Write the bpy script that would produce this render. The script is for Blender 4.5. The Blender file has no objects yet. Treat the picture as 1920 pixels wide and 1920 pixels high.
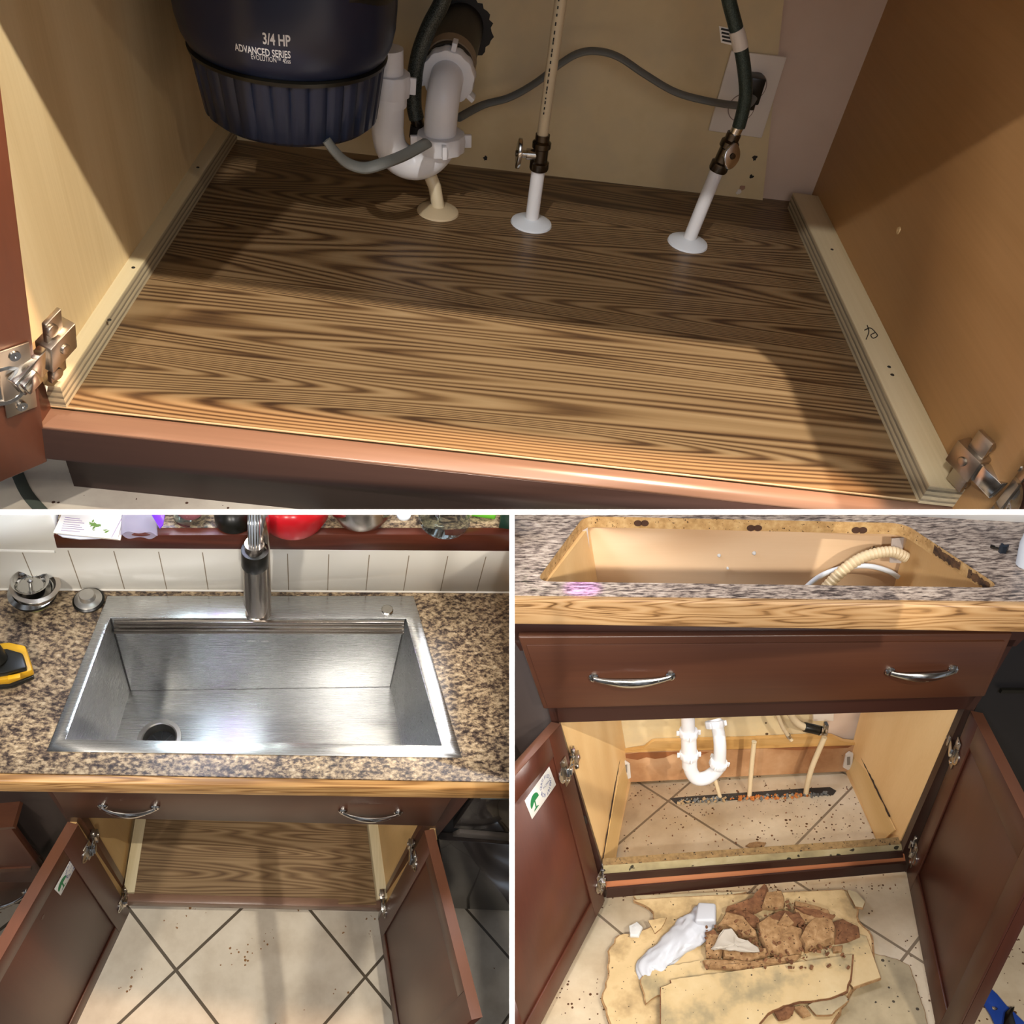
import bpy, bmesh, math, random
from mathutils import Vector as V, Matrix, noise
random.seed(7)
PI = math.pi
C = bpy.context.scene.collection
sc = bpy.context.scene

# ------------------------------------------------------------------ camera
PITCH = math.radians(45)
CAMZ = 1.60
F = 1600.0
cam_d = bpy.data.cameras.new('camera')
cam_d.sensor_width = 36.0
cam_d.lens = F / 1920.0 * 36.0
cam_d.clip_start = 0.02
cam = bpy.data.objects.new('camera', cam_d)
C.objects.link(cam)
CAMW = Matrix.Translation((0, 0, CAMZ)) @ Matrix.Rotation(PITCH, 4, 'X')
cam.matrix_world = CAMW
sc.camera = cam
# camera frame used for placing the three rooms: x right, y down, z forward
FLIP = Matrix(((1, 0, 0, 0), (0, -1, 0, 0), (0, 0, -1, 0), (0, 0, 0, 1)))

# ------------------------------------------------------------------ world, exposure
w = bpy.data.worlds.new('world'); sc.world = w
w.use_nodes = True
_nt = w.node_tree; _bg = _nt.nodes['Background']
# a kitchen's surroundings: dim warm walls with pale window and door bands
_tc = _nt.nodes.new('ShaderNodeTexCoord'); _mp = _nt.nodes.new('ShaderNodeMapping'); _mp.inputs['Scale'].default_value = (3.2, .35, .35)
_no = _nt.nodes.new('ShaderNodeTexNoise'); _no.inputs['Scale'].default_value = 3.0; _no.inputs['Detail'].default_value = 2
_cr = _nt.nodes.new('ShaderNodeValToRGB')
_cr.color_ramp.elements[0].position = .40; _cr.color_ramp.elements[0].color = (.045, .035, .028, 1)
_cr.color_ramp.elements[1].position = .62; _cr.color_ramp.elements[1].color = (.75, .85, 1.0, 1)
_e = _cr.color_ramp.elements.new(.52); _e.color = (.20, .16, .13, 1)
_nt.links.new(_tc.outputs['Generated'], _mp.inputs[0]); _nt.links.new(_mp.outputs[0], _no.inputs['Vector'])
_nt.links.new(_no.outputs['Fac'], _cr.inputs[0]); _nt.links.new(_cr.outputs[0], _bg.inputs[0])
_bg.inputs[1].default_value = 0.5
sc.view_settings.view_transform = 'Standard'
sc.view_settings.look = 'None'
sc.view_settings.exposure = 0.0
sc.view_settings.gamma = 1.0
sc.view_settings.use_curve_mapping = False

# ------------------------------------------------------------------ the three rooms: rigid frames, metres
class Room:
    """local axes: x right, y into the cabinet, z up; a rigid pose (rotation and translation only)"""
    def __init__(s, R, t, name):
        s.R = Matrix(R); s.t = V(t); s.o = -(s.R.transposed() @ s.t); s.name = name
        m = s.R.to_4x4(); m.translation = s.t
        s.M = CAMW @ FLIP @ m
        s.objs = []
    def ray(s, u, v):
        return s.R.transposed() @ V(((u - 960) / F, (v - 960) / F, 1.0))
    def pl(s, u, v, p0, n):
        d = s.ray(u, v); n = V(n); k = (V(p0) - s.o).dot(n) / d.dot(n)
        return s.o + d * k
    def x(s, u, v, a): return s.pl(u, v, (a, 0, 0), (1, 0, 0))
    def y(s, u, v, a): return s.pl(u, v, (0, a, 0), (0, 1, 0))
    def z(s, u, v, a): return s.pl(u, v, (0, 0, a), (0, 0, 1))
    def dist(s, p): return (s.R @ V(p) + s.t).z
    def w(s, p): return s.M @ V(p)

def orth(R):
    r = [V(a) for a in R]
    r[0].normalize(); r[1] = (r[1] - r[0] * r[0].dot(r[1])).normalized(); r[2] = r[0].cross(r[1])
    return [tuple(a) for a in r]
RT = Room(orth([(0.991721, 0.019401, 0.126938), (0.103075, -0.709824, -0.696797), (0.076585, 0.704112, -0.705947)]),
          (0.00501, -0.04655, 0.71397), 'T')
RL = Room(orth([(0.980129, -0.07896, 0.181967), (0.05508, -0.772947, -0.632075), (0.19056, 0.629538, -0.753239)]),
          (-0.53973, 0.5412, 1.74149), 'L')
RR = Room(orth([(0.997647, 0.043736, -0.0528), (-0.028985, -0.428864, -0.902904), (-0.062133, 0.90231, -0.426587)]),
          (0.51691, 0.16848, 1.66887), 'R')
G = RT

# ------------------------------------------------------------------ lights
def aim(o, a, b):
    a = V(a); b = V(b)
    o.matrix_world = Matrix.Translation(a) @ (b - a).to_track_quat('-Z', 'Y').to_matrix().to_4x4()
def spot(name, a, b, watts, col, size_deg, radius=.03, blend=.3):
    l = bpy.data.lights.new(name, 'SPOT'); l.energy = watts; l.color = col
    l.spot_size = math.radians(size_deg); l.spot_blend = blend; l.shadow_soft_size = radius
    o = bpy.data.objects.new(name, l); C.objects.link(o); aim(o, a, b); return o
def area(name, a, b, watts, col, sx, sy, spread=180):
    l = bpy.data.lights.new(name, 'AREA'); l.energy = watts; l.color = col; l.shape = 'RECTANGLE'
    l.size = sx; l.size_y = sy; l.spread = math.radians(spread)
    o = bpy.data.objects.new(name, l); C.objects.link(o); aim(o, a, b); return o
TL = lambda *p: RT.w(p)                                  # lamps over the first room, in its own frame
spot('ceiling_lamp_a', TL(.72, -.61, 1.62), TL(-.08, .12, 0), 205, (1, .93, .80), 62, .012)
spot('ceiling_lamp_b', TL(-.42, -.93, .455 + .82), TL(.05, .25, 0), 48, (1, .96, .92), 44, .015)
spot('ceiling_lamp_c', TL(.62, -.155, 1.75), TL(-.05, .0, 0), 330, (1, .66, .42), 34, .03)
spot('ceiling_lamp_d', TL(.55, -.93, .455 + .82), TL(-.1, .25, 0), 9, (1, .85, .65), 44, .015)
CL = lambda x, y, z: CAMW @ FLIP @ V((x, y, z))          # lamps behind the photographer, in the camera's frame
spot('ceiling_lamp_e', CL(-1.0, .22, -.5), CL(-.5, .62, 1.8), 114, (1, .92, .82), 46, .05, .6)
spot('ceiling_lamp_f', CL(.25, .22, -.5), CL(-.38, .58, 1.8), 97, (1, .95, .90), 46, .05, .6)
spot('ceiling_lamp_g', CL(1.0, .18, -.4), CL(.5, .52, 1.8), 96, (1, .90, .78), 46, .05, .6)
spot('ceiling_lamp_h', CL(-.2, .18, -.4), CL(.5, .52, 1.8), 84, (1, .93, .85), 46, .05, .6)
area('ceiling_panel', CL(.45, -1.0, 1.25), CL(.5, .2, 1.7), 9, (.92, .93, 1), .5, .25)
spot('violet_lamp_ledge', CL(-.92, -.3, 1.75), CL(-.93, .03, 1.92), .25, (.6, .2, 1), 30, .01, .8)

LL = lambda *p: RL.w(p)                                   # strips added along the second room's window, shaped to streak the steel
area('window_streak_a', LL(-.30, .62, .92), LL(-.1, .2, -.2), 3, (.75, .9, 1), .03, .6)
area('window_streak_b', LL(-.10, .62, .92), LL(0, .2, -.2), 2.6, (.85, 1, .98), .03, .6)
area('window_streak_c', LL(.42, .62, .92), LL(.1, .2, -.2), 3, (1, .93, .82), .04, .6)
area('window_streak_d', LL(-.21, .62, .92), LL(0, .2, -.2), 1.2, (.6, .3, 1), .015, .45)
area('fill_light', TL(.1, -1.1, .75), TL(0, .45, .15), 1.25, (.95, .95, 1), .9, .5, 120)  # soft fill added behind the camera to lift the dark cabinet

_vp = RR.z(1092, 1102, 0)
spot('violet_lamp', RR.w(_vp + V((.01, .10, .40))), RR.w(_vp), 16, (.62, .14, 1), 13, .006, .9)


# ------------------------------------------------------------------ mesh builder
class MB:
    def __init__(s): s.v = []; s.f = []; s.sm = []
    def add(s, vs, fs, sm=False):
        b = len(s.v); s.v += [V(a) for a in vs]
        for f in fs: s.f.append([b + i for i in f]); s.sm.append(sm)
        return s
    def hexa(s, p):   # 4 bottom then 4 top
        return s.add(p, [(0, 3, 2, 1), (4, 5, 6, 7), (0, 1, 5, 4), (1, 2, 6, 5), (2, 3, 7, 6), (3, 0, 4, 7)])
    def box(s, a, b):
        x0, y0, z0 = a; x1, y1, z1 = b
        return s.hexa([(x0, y0, z0), (x1, y0, z0), (x1, y1, z0), (x0, y1, z0), (x0, y0, z1), (x1, y0, z1), (x1, y1, z1), (x0, y1, z1)])
    def fbox(s, c, ax, h):   # oriented box: centre, three unit axes, half sizes
        c = V(c); X, Y, Z = [V(a) for a in ax]; a, b, d = h
        return s.hexa([c + X * (i * a) + Y * (j * b) + Z * (k * d) for k in (-1, 1) for i, j in ((-1, -1), (1, -1), (1, 1), (-1, 1))])
    def prism(s, poly, ext, sm=False):
        poly = [V(p) for p in poly]; e = V(ext); n = len(poly)
        vs = poly + [p + e for p in poly]
        fs = [list(range(n))[::-1], list(range(n, 2 * n))] + [(i, (i + 1) % n, n + (i + 1) % n, n + i) for i in range(n)]
        return s.add(vs, fs, sm)
    def tube(s, path, r, seg=16, caps=True, flat=1.0, up=None, smooth_path=0):
        path = [V(p) for p in path]
        rr = list(r) if isinstance(r, (list, tuple)) else [r] * len(path)
        if smooth_path: path, rr = spline(path, rr, smooth_path)
        n = len(path); rings = []
        t0 = (path[1] - path[0]).normalized()
        nrm = V(up) if up else (V((0, 0, 1)) if abs(t0.z) < .9 else V((1, 0, 0)))
        for i, p in enumerate(path):
            t = (path[min(i + 1, n - 1)] - path[max(i - 1, 0)]).normalized()
            nrm = (nrm - t * nrm.dot(t)).normalized(); bi = t.cross(nrm)
            rings.append([p + (nrm * math.cos(a) * flat + bi * math.sin(a)) * rr[i] for a in [2 * PI * k / seg for k in range(seg)]])
        vs = [q for g in rings for q in g]; fs = []
        for i in range(n - 1):
            for k in range(seg):
                fs.append((i * seg + k, i * seg + (k + 1) % seg, (i + 1) * seg + (k + 1) % seg, (i + 1) * seg + k))
        s.add(vs, fs, True)
        if caps:
            b = len(s.v) - n * seg
            s.f.append([b + k for k in range(seg)][::-1]); s.sm.append(False)
            s.f.append([b + (n - 1) * seg + k for k in range(seg)]); s.sm.append(False)
        return s
    def lathe(s, prof, o=(0, 0, 0), axis=(0, 0, 1), seg=40, mod=None, close=True):
        a = V(axis).normalized(); q = V((0, 0, 1)).rotation_difference(a); o = V(o)
        vs = []; fs = []
        for j, (r, h) in enumerate(prof):
            for k in range(seg):
                t = 2 * PI * k / seg; m = mod(j, k) if mod else 1.0
                vs.append(o + q @ V((r * m * math.cos(t), r * m * math.sin(t), h)))
        for j in range(len(prof) - 1):
            for k in range(seg):
                fs.append((j * seg + k, j * seg + (k + 1) % seg, (j + 1) * seg + (k + 1) % seg, (j + 1) * seg + k))
        s.add(vs, fs, True)
        if close:
            b = len(s.v) - len(vs)
            if prof[0][0] > 1e-5: s.f.append([b + k for k in range(seg)][::-1]); s.sm.append(False)
            if prof[-1][0] > 1e-5: s.f.append([b + (len(prof) - 1) * seg + k for k in range(seg)]); s.sm.append(False)
        return s
    def sheet(s, P, nu, nv, fn=None, thick=None):   # bilinear sheet from 4 corners
        A, B, Cc, D = [V(p) for p in P]; vs = []
        for j in range(nv + 1):
            for i in range(nu + 1):
                a = i / nu; b = j / nv
                p = A.lerp(B, a).lerp(D.lerp(Cc, a), b)
                if fn: p = p + V(fn(a, b))
                vs.append(p)
        fs = [(j * (nu + 1) + i, j * (nu + 1) + i + 1, (j + 1) * (nu + 1) + i + 1, (j + 1) * (nu + 1) + i) for j in range(nv) for i in range(nu)]
        return s.add(vs, fs, True)

def spline(path, rr, k):
    out = []; ro = []; n = len(path)
    for i in range(n - 1):
        p0 = path[max(i - 1, 0)]; p1 = path[i]; p2 = path[i + 1]; p3 = path[min(i + 2, n - 1)]
        for j in range(k):
            t = j / k
            out.append(.5 * ((2 * p1) + (p2 - p0) * t + (2 * p0 - 5 * p1 + 4 * p2 - p3) * t * t + (-p0 + 3 * p1 - 3 * p2 + p3) * t ** 3))
            ro.append(rr[i] * (1 - t) + rr[i + 1] * t)
    return out + [path[-1]], ro + [rr[-1]]

ALLM = []
def link_mesh(name, mb, mat, base=V((0, 0, 0)), parent=None, bevel=0, bseg=2, angle=35, recalc=True, solid=0):
    me = bpy.data.meshes.new(name)
    me.from_pydata([tuple(p - base) for p in mb.v], [], mb.f)
    me.update()
    bm = bmesh.new(); bm.from_mesh(me)
    if recalc: bmesh.ops.recalc_face_normals(bm, faces=bm.faces)
    for f, s_ in zip(bm.faces, mb.sm): f.smooth = s_ or bevel > 0
    if solid:
        bmesh.ops.solidify(bm, geom=bm.faces[:], thickness=solid)
    if bevel:
        es = [e for e in bm.edges if len(e.link_faces) == 2 and e.calc_face_angle(0) > math.radians(40)]
        bmesh.ops.bevel(bm, geom=es, offset=bevel, segments=bseg, profile=.5, affect='EDGES', clamp_overlap=True)
        for f in bm.faces: f.smooth = True
    bm.to_mesh(me); bm.free()
    try: me.set_sharp_from_angle(angle=math.radians(angle))
    except Exception: pass
    o = bpy.data.objects.new(name, me); C.objects.link(o)
    if mat: me.materials.append(mat)
    ALLM.append((o, G, parent))
    return o
def thing(name, label, cat, base, group=None):
    o = bpy.data.objects.new(name, None); C.objects.link(o)
    o.empty_display_size = .03
    o.matrix_world = G.M @ Matrix.Translation(V(base))
    o['label'] = label; o['category'] = cat
    if group: o['group'] = group
    o['_b'] = [float(a) for a in base]
    return o
def part(name, mb, mat, parent, **k):
    lab = k.pop('label', None)
    o = link_mesh(name, mb, mat, V(parent['_b']), parent, **k)
    o.parent = parent; o['_b'] = parent['_b']
    if lab: o['label'] = lab
    return o
def single(name, mb, mat, label, cat, base=None, group=None, kind=None, **k):
    base = V(base) if base is not None else sum(mb.v, V((0, 0, 0))) / len(mb.v)
    o = link_mesh(name, mb, mat, base, None, **k)
    o.matrix_world = G.M @ Matrix.Translation(base)
    o['label'] = label; o['category'] = cat; o['_b'] = [float(a) for a in base]
    if group: o['group'] = group
    if kind: o['kind'] = kind
    return o
def struct(name, mb, mat, **k):
    o = link_mesh(name, mb, mat, V((0, 0, 0)), None, **k)
    o.matrix_world = G.M.copy(); o['kind'] = 'structure'; o['_b'] = [0.0, 0.0, 0.0]
    return o

def text_mb(s, size, O, X, Y, depth=.0004, align='LEFT', wrap=None, bold=0.0, squeeze=1.0):
    """letters as mesh: O origin, X reading direction, Y up direction; wrap(x, y, z) bends them on a round body"""
    cu = bpy.data.curves.new('lettering', 'FONT'); cu.body = s; cu.size = size; cu.extrude = depth / 2
    cu.align_x = align; cu.offset = bold; cu.resolution_u = 3
    ob = bpy.data.objects.new('lettering', cu); C.objects.link(ob)
    dg = bpy.context.evaluated_depsgraph_get()
    me = bpy.data.meshes.new_from_object(ob.evaluated_get(dg))
    X = V(X).normalized(); Y = V(Y).normalized(); Z = X.cross(Y)
    mb = MB()
    vs = []
    for v in me.vertices:
        x, y, z = v.co; x *= squeeze
        vs.append(wrap(x, y, z) if wrap else V(O) + X * x + Y * y + Z * (z + depth / 2))
    mb.add(vs, [list(p.vertices) for p in me.polygons])
    bpy.data.objects.remove(ob); bpy.data.curves.remove(cu); bpy.data.meshes.remove(me)
    return mb

# ------------------------------------------------------------------ materials
def lin(c):
    if isinstance(c, str):
        c = c.lstrip('#'); c = [int(c[i:i + 2], 16) / 255 for i in (0, 2, 4)]
    return tuple([(a / 12.92 if a <= .04045 else ((a + .055) / 1.055) ** 2.4) for a in c]) + (1.0,)
def newmat(name, rough=.5, metal=0.0, spec=.5):
    m = bpy.data.materials.new(name); m.use_nodes = True
    nt = m.node_tree; b = nt.nodes['Principled BSDF']
    b.inputs['Roughness'].default_value = rough; b.inputs['Metallic'].default_value = metal
    b.inputs['Specular IOR Level'].default_value = spec
    return m, nt, b
def N(nt, t, **k):
    n = nt.nodes.new(t)
    for a, v in k.items():
        if a.startswith('i_'): n.inputs[a[2:].replace('_', ' ')].default_value = v
        else: setattr(n, a, v)
    return n
def ramp(nt, stops, interp='LINEAR'):
    r = nt.nodes.new('ShaderNodeValToRGB'); r.color_ramp.interpolation = interp
    e = r.color_ramp.elements
    while len(e) > 1: e.remove(e[-1])
    e[0].position = stops[0][0]; e[0].color = lin(stops[0][1])
    for p, c in stops[1:]:
        x = e.new(p); x.color = lin(c)
    return r
def coords(nt, scale=(1, 1, 1), rot=(0, 0, 0), loc=(0, 0, 0)):
    tc = nt.nodes.new('ShaderNodeTexCoord'); mp = nt.nodes.new('ShaderNodeMapping')
    mp.inputs['Scale'].default_value = scale; mp.inputs['Rotation'].default_value = rot; mp.inputs['Location'].default_value = loc
    nt.links.new(tc.outputs['Object'], mp.inputs['Vector']); return mp.outputs[0]
def noise_n(nt, vec, scale, detail=4, rough=.5, dist=0.0):
    n = N(nt, 'ShaderNodeTexNoise'); n.inputs['Scale'].default_value = scale; n.inputs['Detail'].default_value = detail
    n.inputs['Roughness'].default_value = rough; n.inputs['Distortion'].default_value = dist
    nt.links.new(vec, n.inputs['Vector']); return n.outputs['Fac']
def math_n(nt, op, a, b=None, c=None):
    n = N(nt, 'ShaderNodeMath', operation=op)
    for i, q in enumerate((a, b, c)):
        if q is None: continue
        if isinstance(q, (int, float)): n.inputs[i].default_value = q
        else: nt.links.new(q, n.inputs[i])
    return n.outputs[0]
def mix_n(nt, fac, a, b, mode='MIX'):
    n = N(nt, 'ShaderNodeMix', data_type='RGBA', blend_type=mode)
    for i, q in ((0, fac), (6, a), (7, b)):
        if isinstance(q, (int, float)): n.inputs[i].default_value = q
        elif isinstance(q, tuple): n.inputs[i].default_value = q
        else: nt.links.new(q, n.inputs[i])
    return n.outputs[2]
def bump_n(nt, b, h, strength=.2, dist=.001):
    n = N(nt, 'ShaderNodeBump'); n.inputs['Strength'].default_value = strength; n.inputs['Distance'].default_value = dist
    nt.links.new(h, n.inputs['Height']); nt.links.new(n.outputs[0], b.inputs['Normal'])
def plain(name, col, rough=.5, metal=0.0, var=.06, scale=30, spec=.5, bump=0):
    """one colour with a slight mottling of its own"""
    m, nt, b = newmat(name, rough, metal, spec)
    f = noise_n(nt, coords(nt), scale, 3)
    c = lin(col); d = tuple(a * (1 - 2 * var) for a in c[:3]) + (1,); e = tuple(min(1, a * (1 + 2 * var)) for a in c[:3]) + (1,)
    nt.links.new(mix_n(nt, f, d, e), b.inputs['Base Color'])
    if bump: bump_n(nt, b, noise_n(nt, coords(nt), scale * 6, 3), bump)
    return m
def wood(name, stops, axis='X', freq=1.0, stretch=7, rings=9, rough=.45, streak=.35, dist=.4, spec=.5, rot=0, coat=0, slant=0.0, detail=1.5, bscale=1.6, flat=False):
    """figured grain running along one axis"""
    m, nt, b = newmat(name, rough, 0, spec)
    s = {'X': (1, stretch, stretch), 'Y': (stretch, 1, stretch), 'Z': (stretch, stretch, 1)}[axis]
    if flat: s = (s[0], s[1], 1)
    rr = (0, 0, slant)
    v = coords(nt, tuple(a * freq for a in s), rr)
    base = noise_n(nt, v, bscale, detail, .35, dist)
    r = math_n(nt, 'MULTIPLY', base, rings * 6.283)
    sn = math_n(nt, 'SINE', r); sn = math_n(nt, 'MULTIPLY_ADD', sn, .5, .5)
    s2 = {'X': (1, 60, 60), 'Y': (60, 1, 60), 'Z': (60, 60, 1)}[axis]
    if flat: s2 = (s2[0], s2[1], 1)
    v2 = coords(nt, tuple(a * freq for a in s2), rr)
    fine = noise_n(nt, v2, 5, 4, .6)
    big = noise_n(nt, v, 3.3, 3)
    k = math_n(nt, 'MULTIPLY', sn, 1 - streak)
    k = math_n(nt, 'MULTIPLY_ADD', fine, streak, k)
    k = math_n(nt, 'MULTIPLY_ADD', math_n(nt, 'SUBTRACT', big, .5), .35, k)
    rp = ramp(nt, stops); nt.links.new(k, rp.inputs[0])
    nt.links.new(rp.outputs[0], b.inputs['Base Color'])
    if coat: b.inputs['Coat Weight'].default_value = coat; b.inputs['Coat Roughness'].default_value = .25
    return m
def speckled(name, base_stops, specks, sc_=40, rough=.5, dscale=120, dthr=.14, bump=0):
    """mottled ground with small dark dirt specks of its own"""
    m, nt, b = newmat(name, rough)
    v = coords(nt)
    f = noise_n(nt, v, sc_, 5, .6)
    rp = ramp(nt, base_stops); nt.links.new(f, rp.inputs[0])
    vo = N(nt, 'ShaderNodeTexVoronoi'); vo.inputs['Scale'].default_value = dscale; nt.links.new(v, vo.inputs['Vector'])
    sel = math_n(nt, 'GREATER_THAN', noise_n(nt, v, dscale * .35, 2), .56)
    rnd = math_n(nt, 'POWER', vo.outputs['Color'], 2.0)
    d = math_n(nt, 'LESS_THAN', vo.outputs['Distance'], math_n(nt, 'MULTIPLY', rnd, dthr * 3.2))
    d = math_n(nt, 'MULTIPLY', d, sel)
    nt.links.new(mix_n(nt, d, rp.outputs[0], lin(specks)), b.inputs['Base Color'])
    if bump: bump_n(nt, b, f, bump)
    return m

# ================================================================== ROOM 1: the repaired sink cabinet, seen close
G = RT; T = RT
M_vinyl = wood('walnut_vinyl', [(0, '#2a1d13'), (.17, '#412e1f'), (.32, '#614930'), (.55, '#7a6143'), (.85, '#8c7353'), (1, '#9c8564')], 'X', 1.0, 15, 27, rough=.36, streak=.42, dist=.25, detail=.6, bscale=1.15, slant=.04)
M_maple = wood('maple_veneer', [(0, '#c4a97c'), (.5, '#d6be92'), (1, '#e0cba2')], 'Z', 1.0, 9, 2.2, rough=.5, streak=.6)
M_ply_top = wood('plywood_face', [(0, '#b5a47c'), (.5, '#d0c09a'), (1, '#dccfae')], 'Y', 1.0, 12, 2, rough=.6, streak=.6)
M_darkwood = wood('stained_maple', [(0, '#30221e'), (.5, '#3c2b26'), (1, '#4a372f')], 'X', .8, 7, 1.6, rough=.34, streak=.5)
M_darkwood_v = wood('stained_maple_upright', [(0, '#4a281b'), (.5, '#573021'), (1, '#663b29')], 'Z', .8, 7, 1.6, rough=.34, streak=.5)
M_railtop = wood('stained_maple_lit', [(0, '#6b5041'), (.5, '#7c5f4e'), (1, '#8e6f5d')], 'X', .8, 8, 1.8, rough=.3, streak=.5)  # lighter copy of the stain: lamp light painted onto the rail
M_pvc = plain('white_pvc', '#e6e7ea', .32, var=.02)
M_pvc_cream = plain('cream_pvc', '#d8c9a8', .4, var=.03)
M_escut = plain('white_plastic', '#dfe6ee', .25, var=.01)
M_escut_c = plain('cream_plastic', '#c9b796', .3, var=.01)
M_black = plain('black_plastic', '#15140f', .35, var=.05)
M_abs = plain('black_drain_pipe', '#1c1712', .42, var=.1)
M_navy = plain('navy_plastic', '#19223a', .33, var=.08, scale=18)
M_navy_rib = plain('navy_ribbed_plastic', '#1b243a', .42, var=.08, scale=18)
M_chrome, nt, b_ = newmat('chrome', .16, 1.0); b_.inputs['Base Color'].default_value = lin('#c9c7c2')
M_steelplate, nt, b_ = newmat('nickel_plate', .32, 1.0); b_.inputs['Base Color'].default_value = lin('#b5aca0')
M_bronze, nt, b_ = newmat('dark_chrome', .25, 1.0); b_.inputs['Base Color'].default_value = lin('#5a544c')
M_cordgrey = plain('grey_cord', '#6a6c68', .5)
M_corddark = plain('dark_grey_cord', '#3f463f', .5)
M_white = plain('white_print', '#e8e8e8', .5, var=0)
M_ink = plain('black_ink', '#1a1714', .6, var=0)
M_plate = plain('ivory_wall_plate', '#e8dfd2', .35, var=.01)
M_border = plain('white_partition', '#ffffff', .6, var=0)
M_backpanel = speckled('primed_back_panel', [(.3, '#cdb686'), (.5, '#dbc79b'), (.7, '#cbbb98')], '#5a4630', 6, .6, 42, .075)
M_drywall = speckled('drywall', [(.3, '#d0b8a4'), (.7, '#dac5b2')], '#6b3f25', 8, .8, 22, .05)

# plies seen on a plywood edge: thin horizontal layers in local z
def ply_edge():
    m, nt, b = newmat('plywood_edge', .7)
    tc = nt.nodes.new('ShaderNodeTexCoord'); sp = nt.nodes.new('ShaderNodeSeparateXYZ'); nt.links.new(tc.outputs['Object'], sp.inputs[0])
    wv = math_n(nt, 'MULTIPLY_ADD', noise_n(nt, coords(nt), 60, 2), .0012, sp.outputs[2])
    k = math_n(nt, 'FRACT', math_n(nt, 'MULTIPLY', wv, 170))
    rp = ramp(nt, [(0, '#4b443a'), (.35, '#5d564a'), (.45, '#b4a585'), (1, '#c9bb9b')]); nt.links.new(k, rp.inputs[0])
    f = noise_n(nt, coords(nt, (40, 3, 40)), 4, 4)
    nt.links.new(mix_n(nt, f, rp.outputs[0], lin('#9a8d75')), b.inputs['Base Color'])
    return m
M_plyedge = ply_edge()

def braid(name, c1, c2, scale=900):
    m, nt, b = newmat(name, .38, .35)
    vo = N(nt, 'ShaderNodeTexVoronoi'); vo.inputs['Scale'].default_value = scale; nt.links.new(coords(nt), vo.inputs['Vector'])
    rp = ramp(nt, [(.2, c2), (.7, c1)]); nt.links.new(vo.outputs['Distance'], rp.inputs[0])
    nt.links.new(rp.outputs[0], b.inputs['Base Color']); bump_n(nt, b, vo.outputs['Distance'], .4, .0005)
    return m
M_braid = braid('dark_braid', '#2b2f2a', '#5a605a')
M_braid2 = braid('green_grey_braid', '#2c3a35', '#465650')

LEFTX = -.378; RIGHTX = .381; H0 = .455
cab = thing('sink_cabinet', 'sink base cabinet with walnut vinyl floor and plywood strips, seen close from inside the opening', 'cabinet', (0, 0, -.12))
A0 = T.z(105, 757, 0); B0 = T.z(1760, 952, 0); Bk_l = T.z(445, 262, 0); Bk_r = T.z(1487, 382, 0)
bdir = (Bk_r - Bk_l).normalized(); bn = V((bdir.y, -bdir.x, 0))       # towards the viewer
backat = lambda u, v, off=0.0: T.pl(u, v, Bk_l + bn * off, bn)
bl = Bk_l - bdir * .05; br = Bk_r + bdir * .05
# vinyl covered floor panel
m = MB(); zt = .0
m.prism([V((LEFTX, -.0, 0)), V((RIGHTX, -.0, 0)), br + V((0, .01, 0)), bl + V((0, .01, 0))], (0, 0, -.012))
floor_p = part('floor_panel', m, M_vinyl, cab, label='walnut patterned vinyl covered floor panel')
# pale caulk line along the front of the sheet
m = MB(); m.tube([V((LEFTX, -.0005, .0)), V((RIGHTX, -.0005, .0))], .0009, 8)
part('caulk_bead', m, plain('pale_caulk', '#a58e6e', .5), floor_p)
# front rail of the face frame
RY = -.024
m = MB(); m.box((LEFTX - .035, RY, -.036), (RIGHTX + .03, -.001, -.0015)); 
part('bottom_rail', m, M_railtop, cab, bevel=.0015)
m = MB(); m.box((LEFTX - .035, RY - .0012, -.0355), (RIGHTX + .03, RY + .0003, -.003))
part('rail_face', m, M_darkwood, cab, label='scuffed front of the bottom rail, its shade painted dark')  # dark skin that paints shade onto the rail's front
m = MB(); m.box((LEFTX - .02, .028, -.12), (RIGHTX + .03, .046, -.03))
part('toe_kick', m, M_darkwood, cab)
# side panels
m = MB(); m.prism([(LEFTX, -.02, -.03), (LEFTX, .62, -.03), (LEFTX, .62, .62), (LEFTX, -.0, .62), (LEFTX, -.0, -.02)], (-.014, 0, 0))
part('side_panel', m, M_maple, cab)
rt_b = T.z(1530, 362, .02); rt_f = V((RIGHTX, -.03, .02))
rd = (rt_b - rt_f).normalized()
m = MB(); m.prism([rt_f + V((0, 0, -.12)), rt_b + rd * .06 + V((0, 0, -.12)), rt_b + rd * .06 + V((0, 0, .6)), rt_f + V((0, 0, .6))], (.014, 0, 0))
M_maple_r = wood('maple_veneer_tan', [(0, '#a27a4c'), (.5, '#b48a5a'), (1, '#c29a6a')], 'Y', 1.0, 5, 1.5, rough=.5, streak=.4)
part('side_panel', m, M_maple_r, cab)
# back panel, ends before the drywall
s0 = backat(1438, 362); s1 = backat(1474, 10)
tx = (s0 - bl).dot(bdir)
up = V((0, 0, 1))
s1u = s1 + (s1 - s0) * 2.2
m = MB(); m.prism([bl - up * .02, s0 - up * .02, s1u, V((bl.x, bl.y, s1u.z))], -bn * .006)
part('back_panel', m, M_backpanel, cab, label='primed back panel with drips and small specks')
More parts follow.
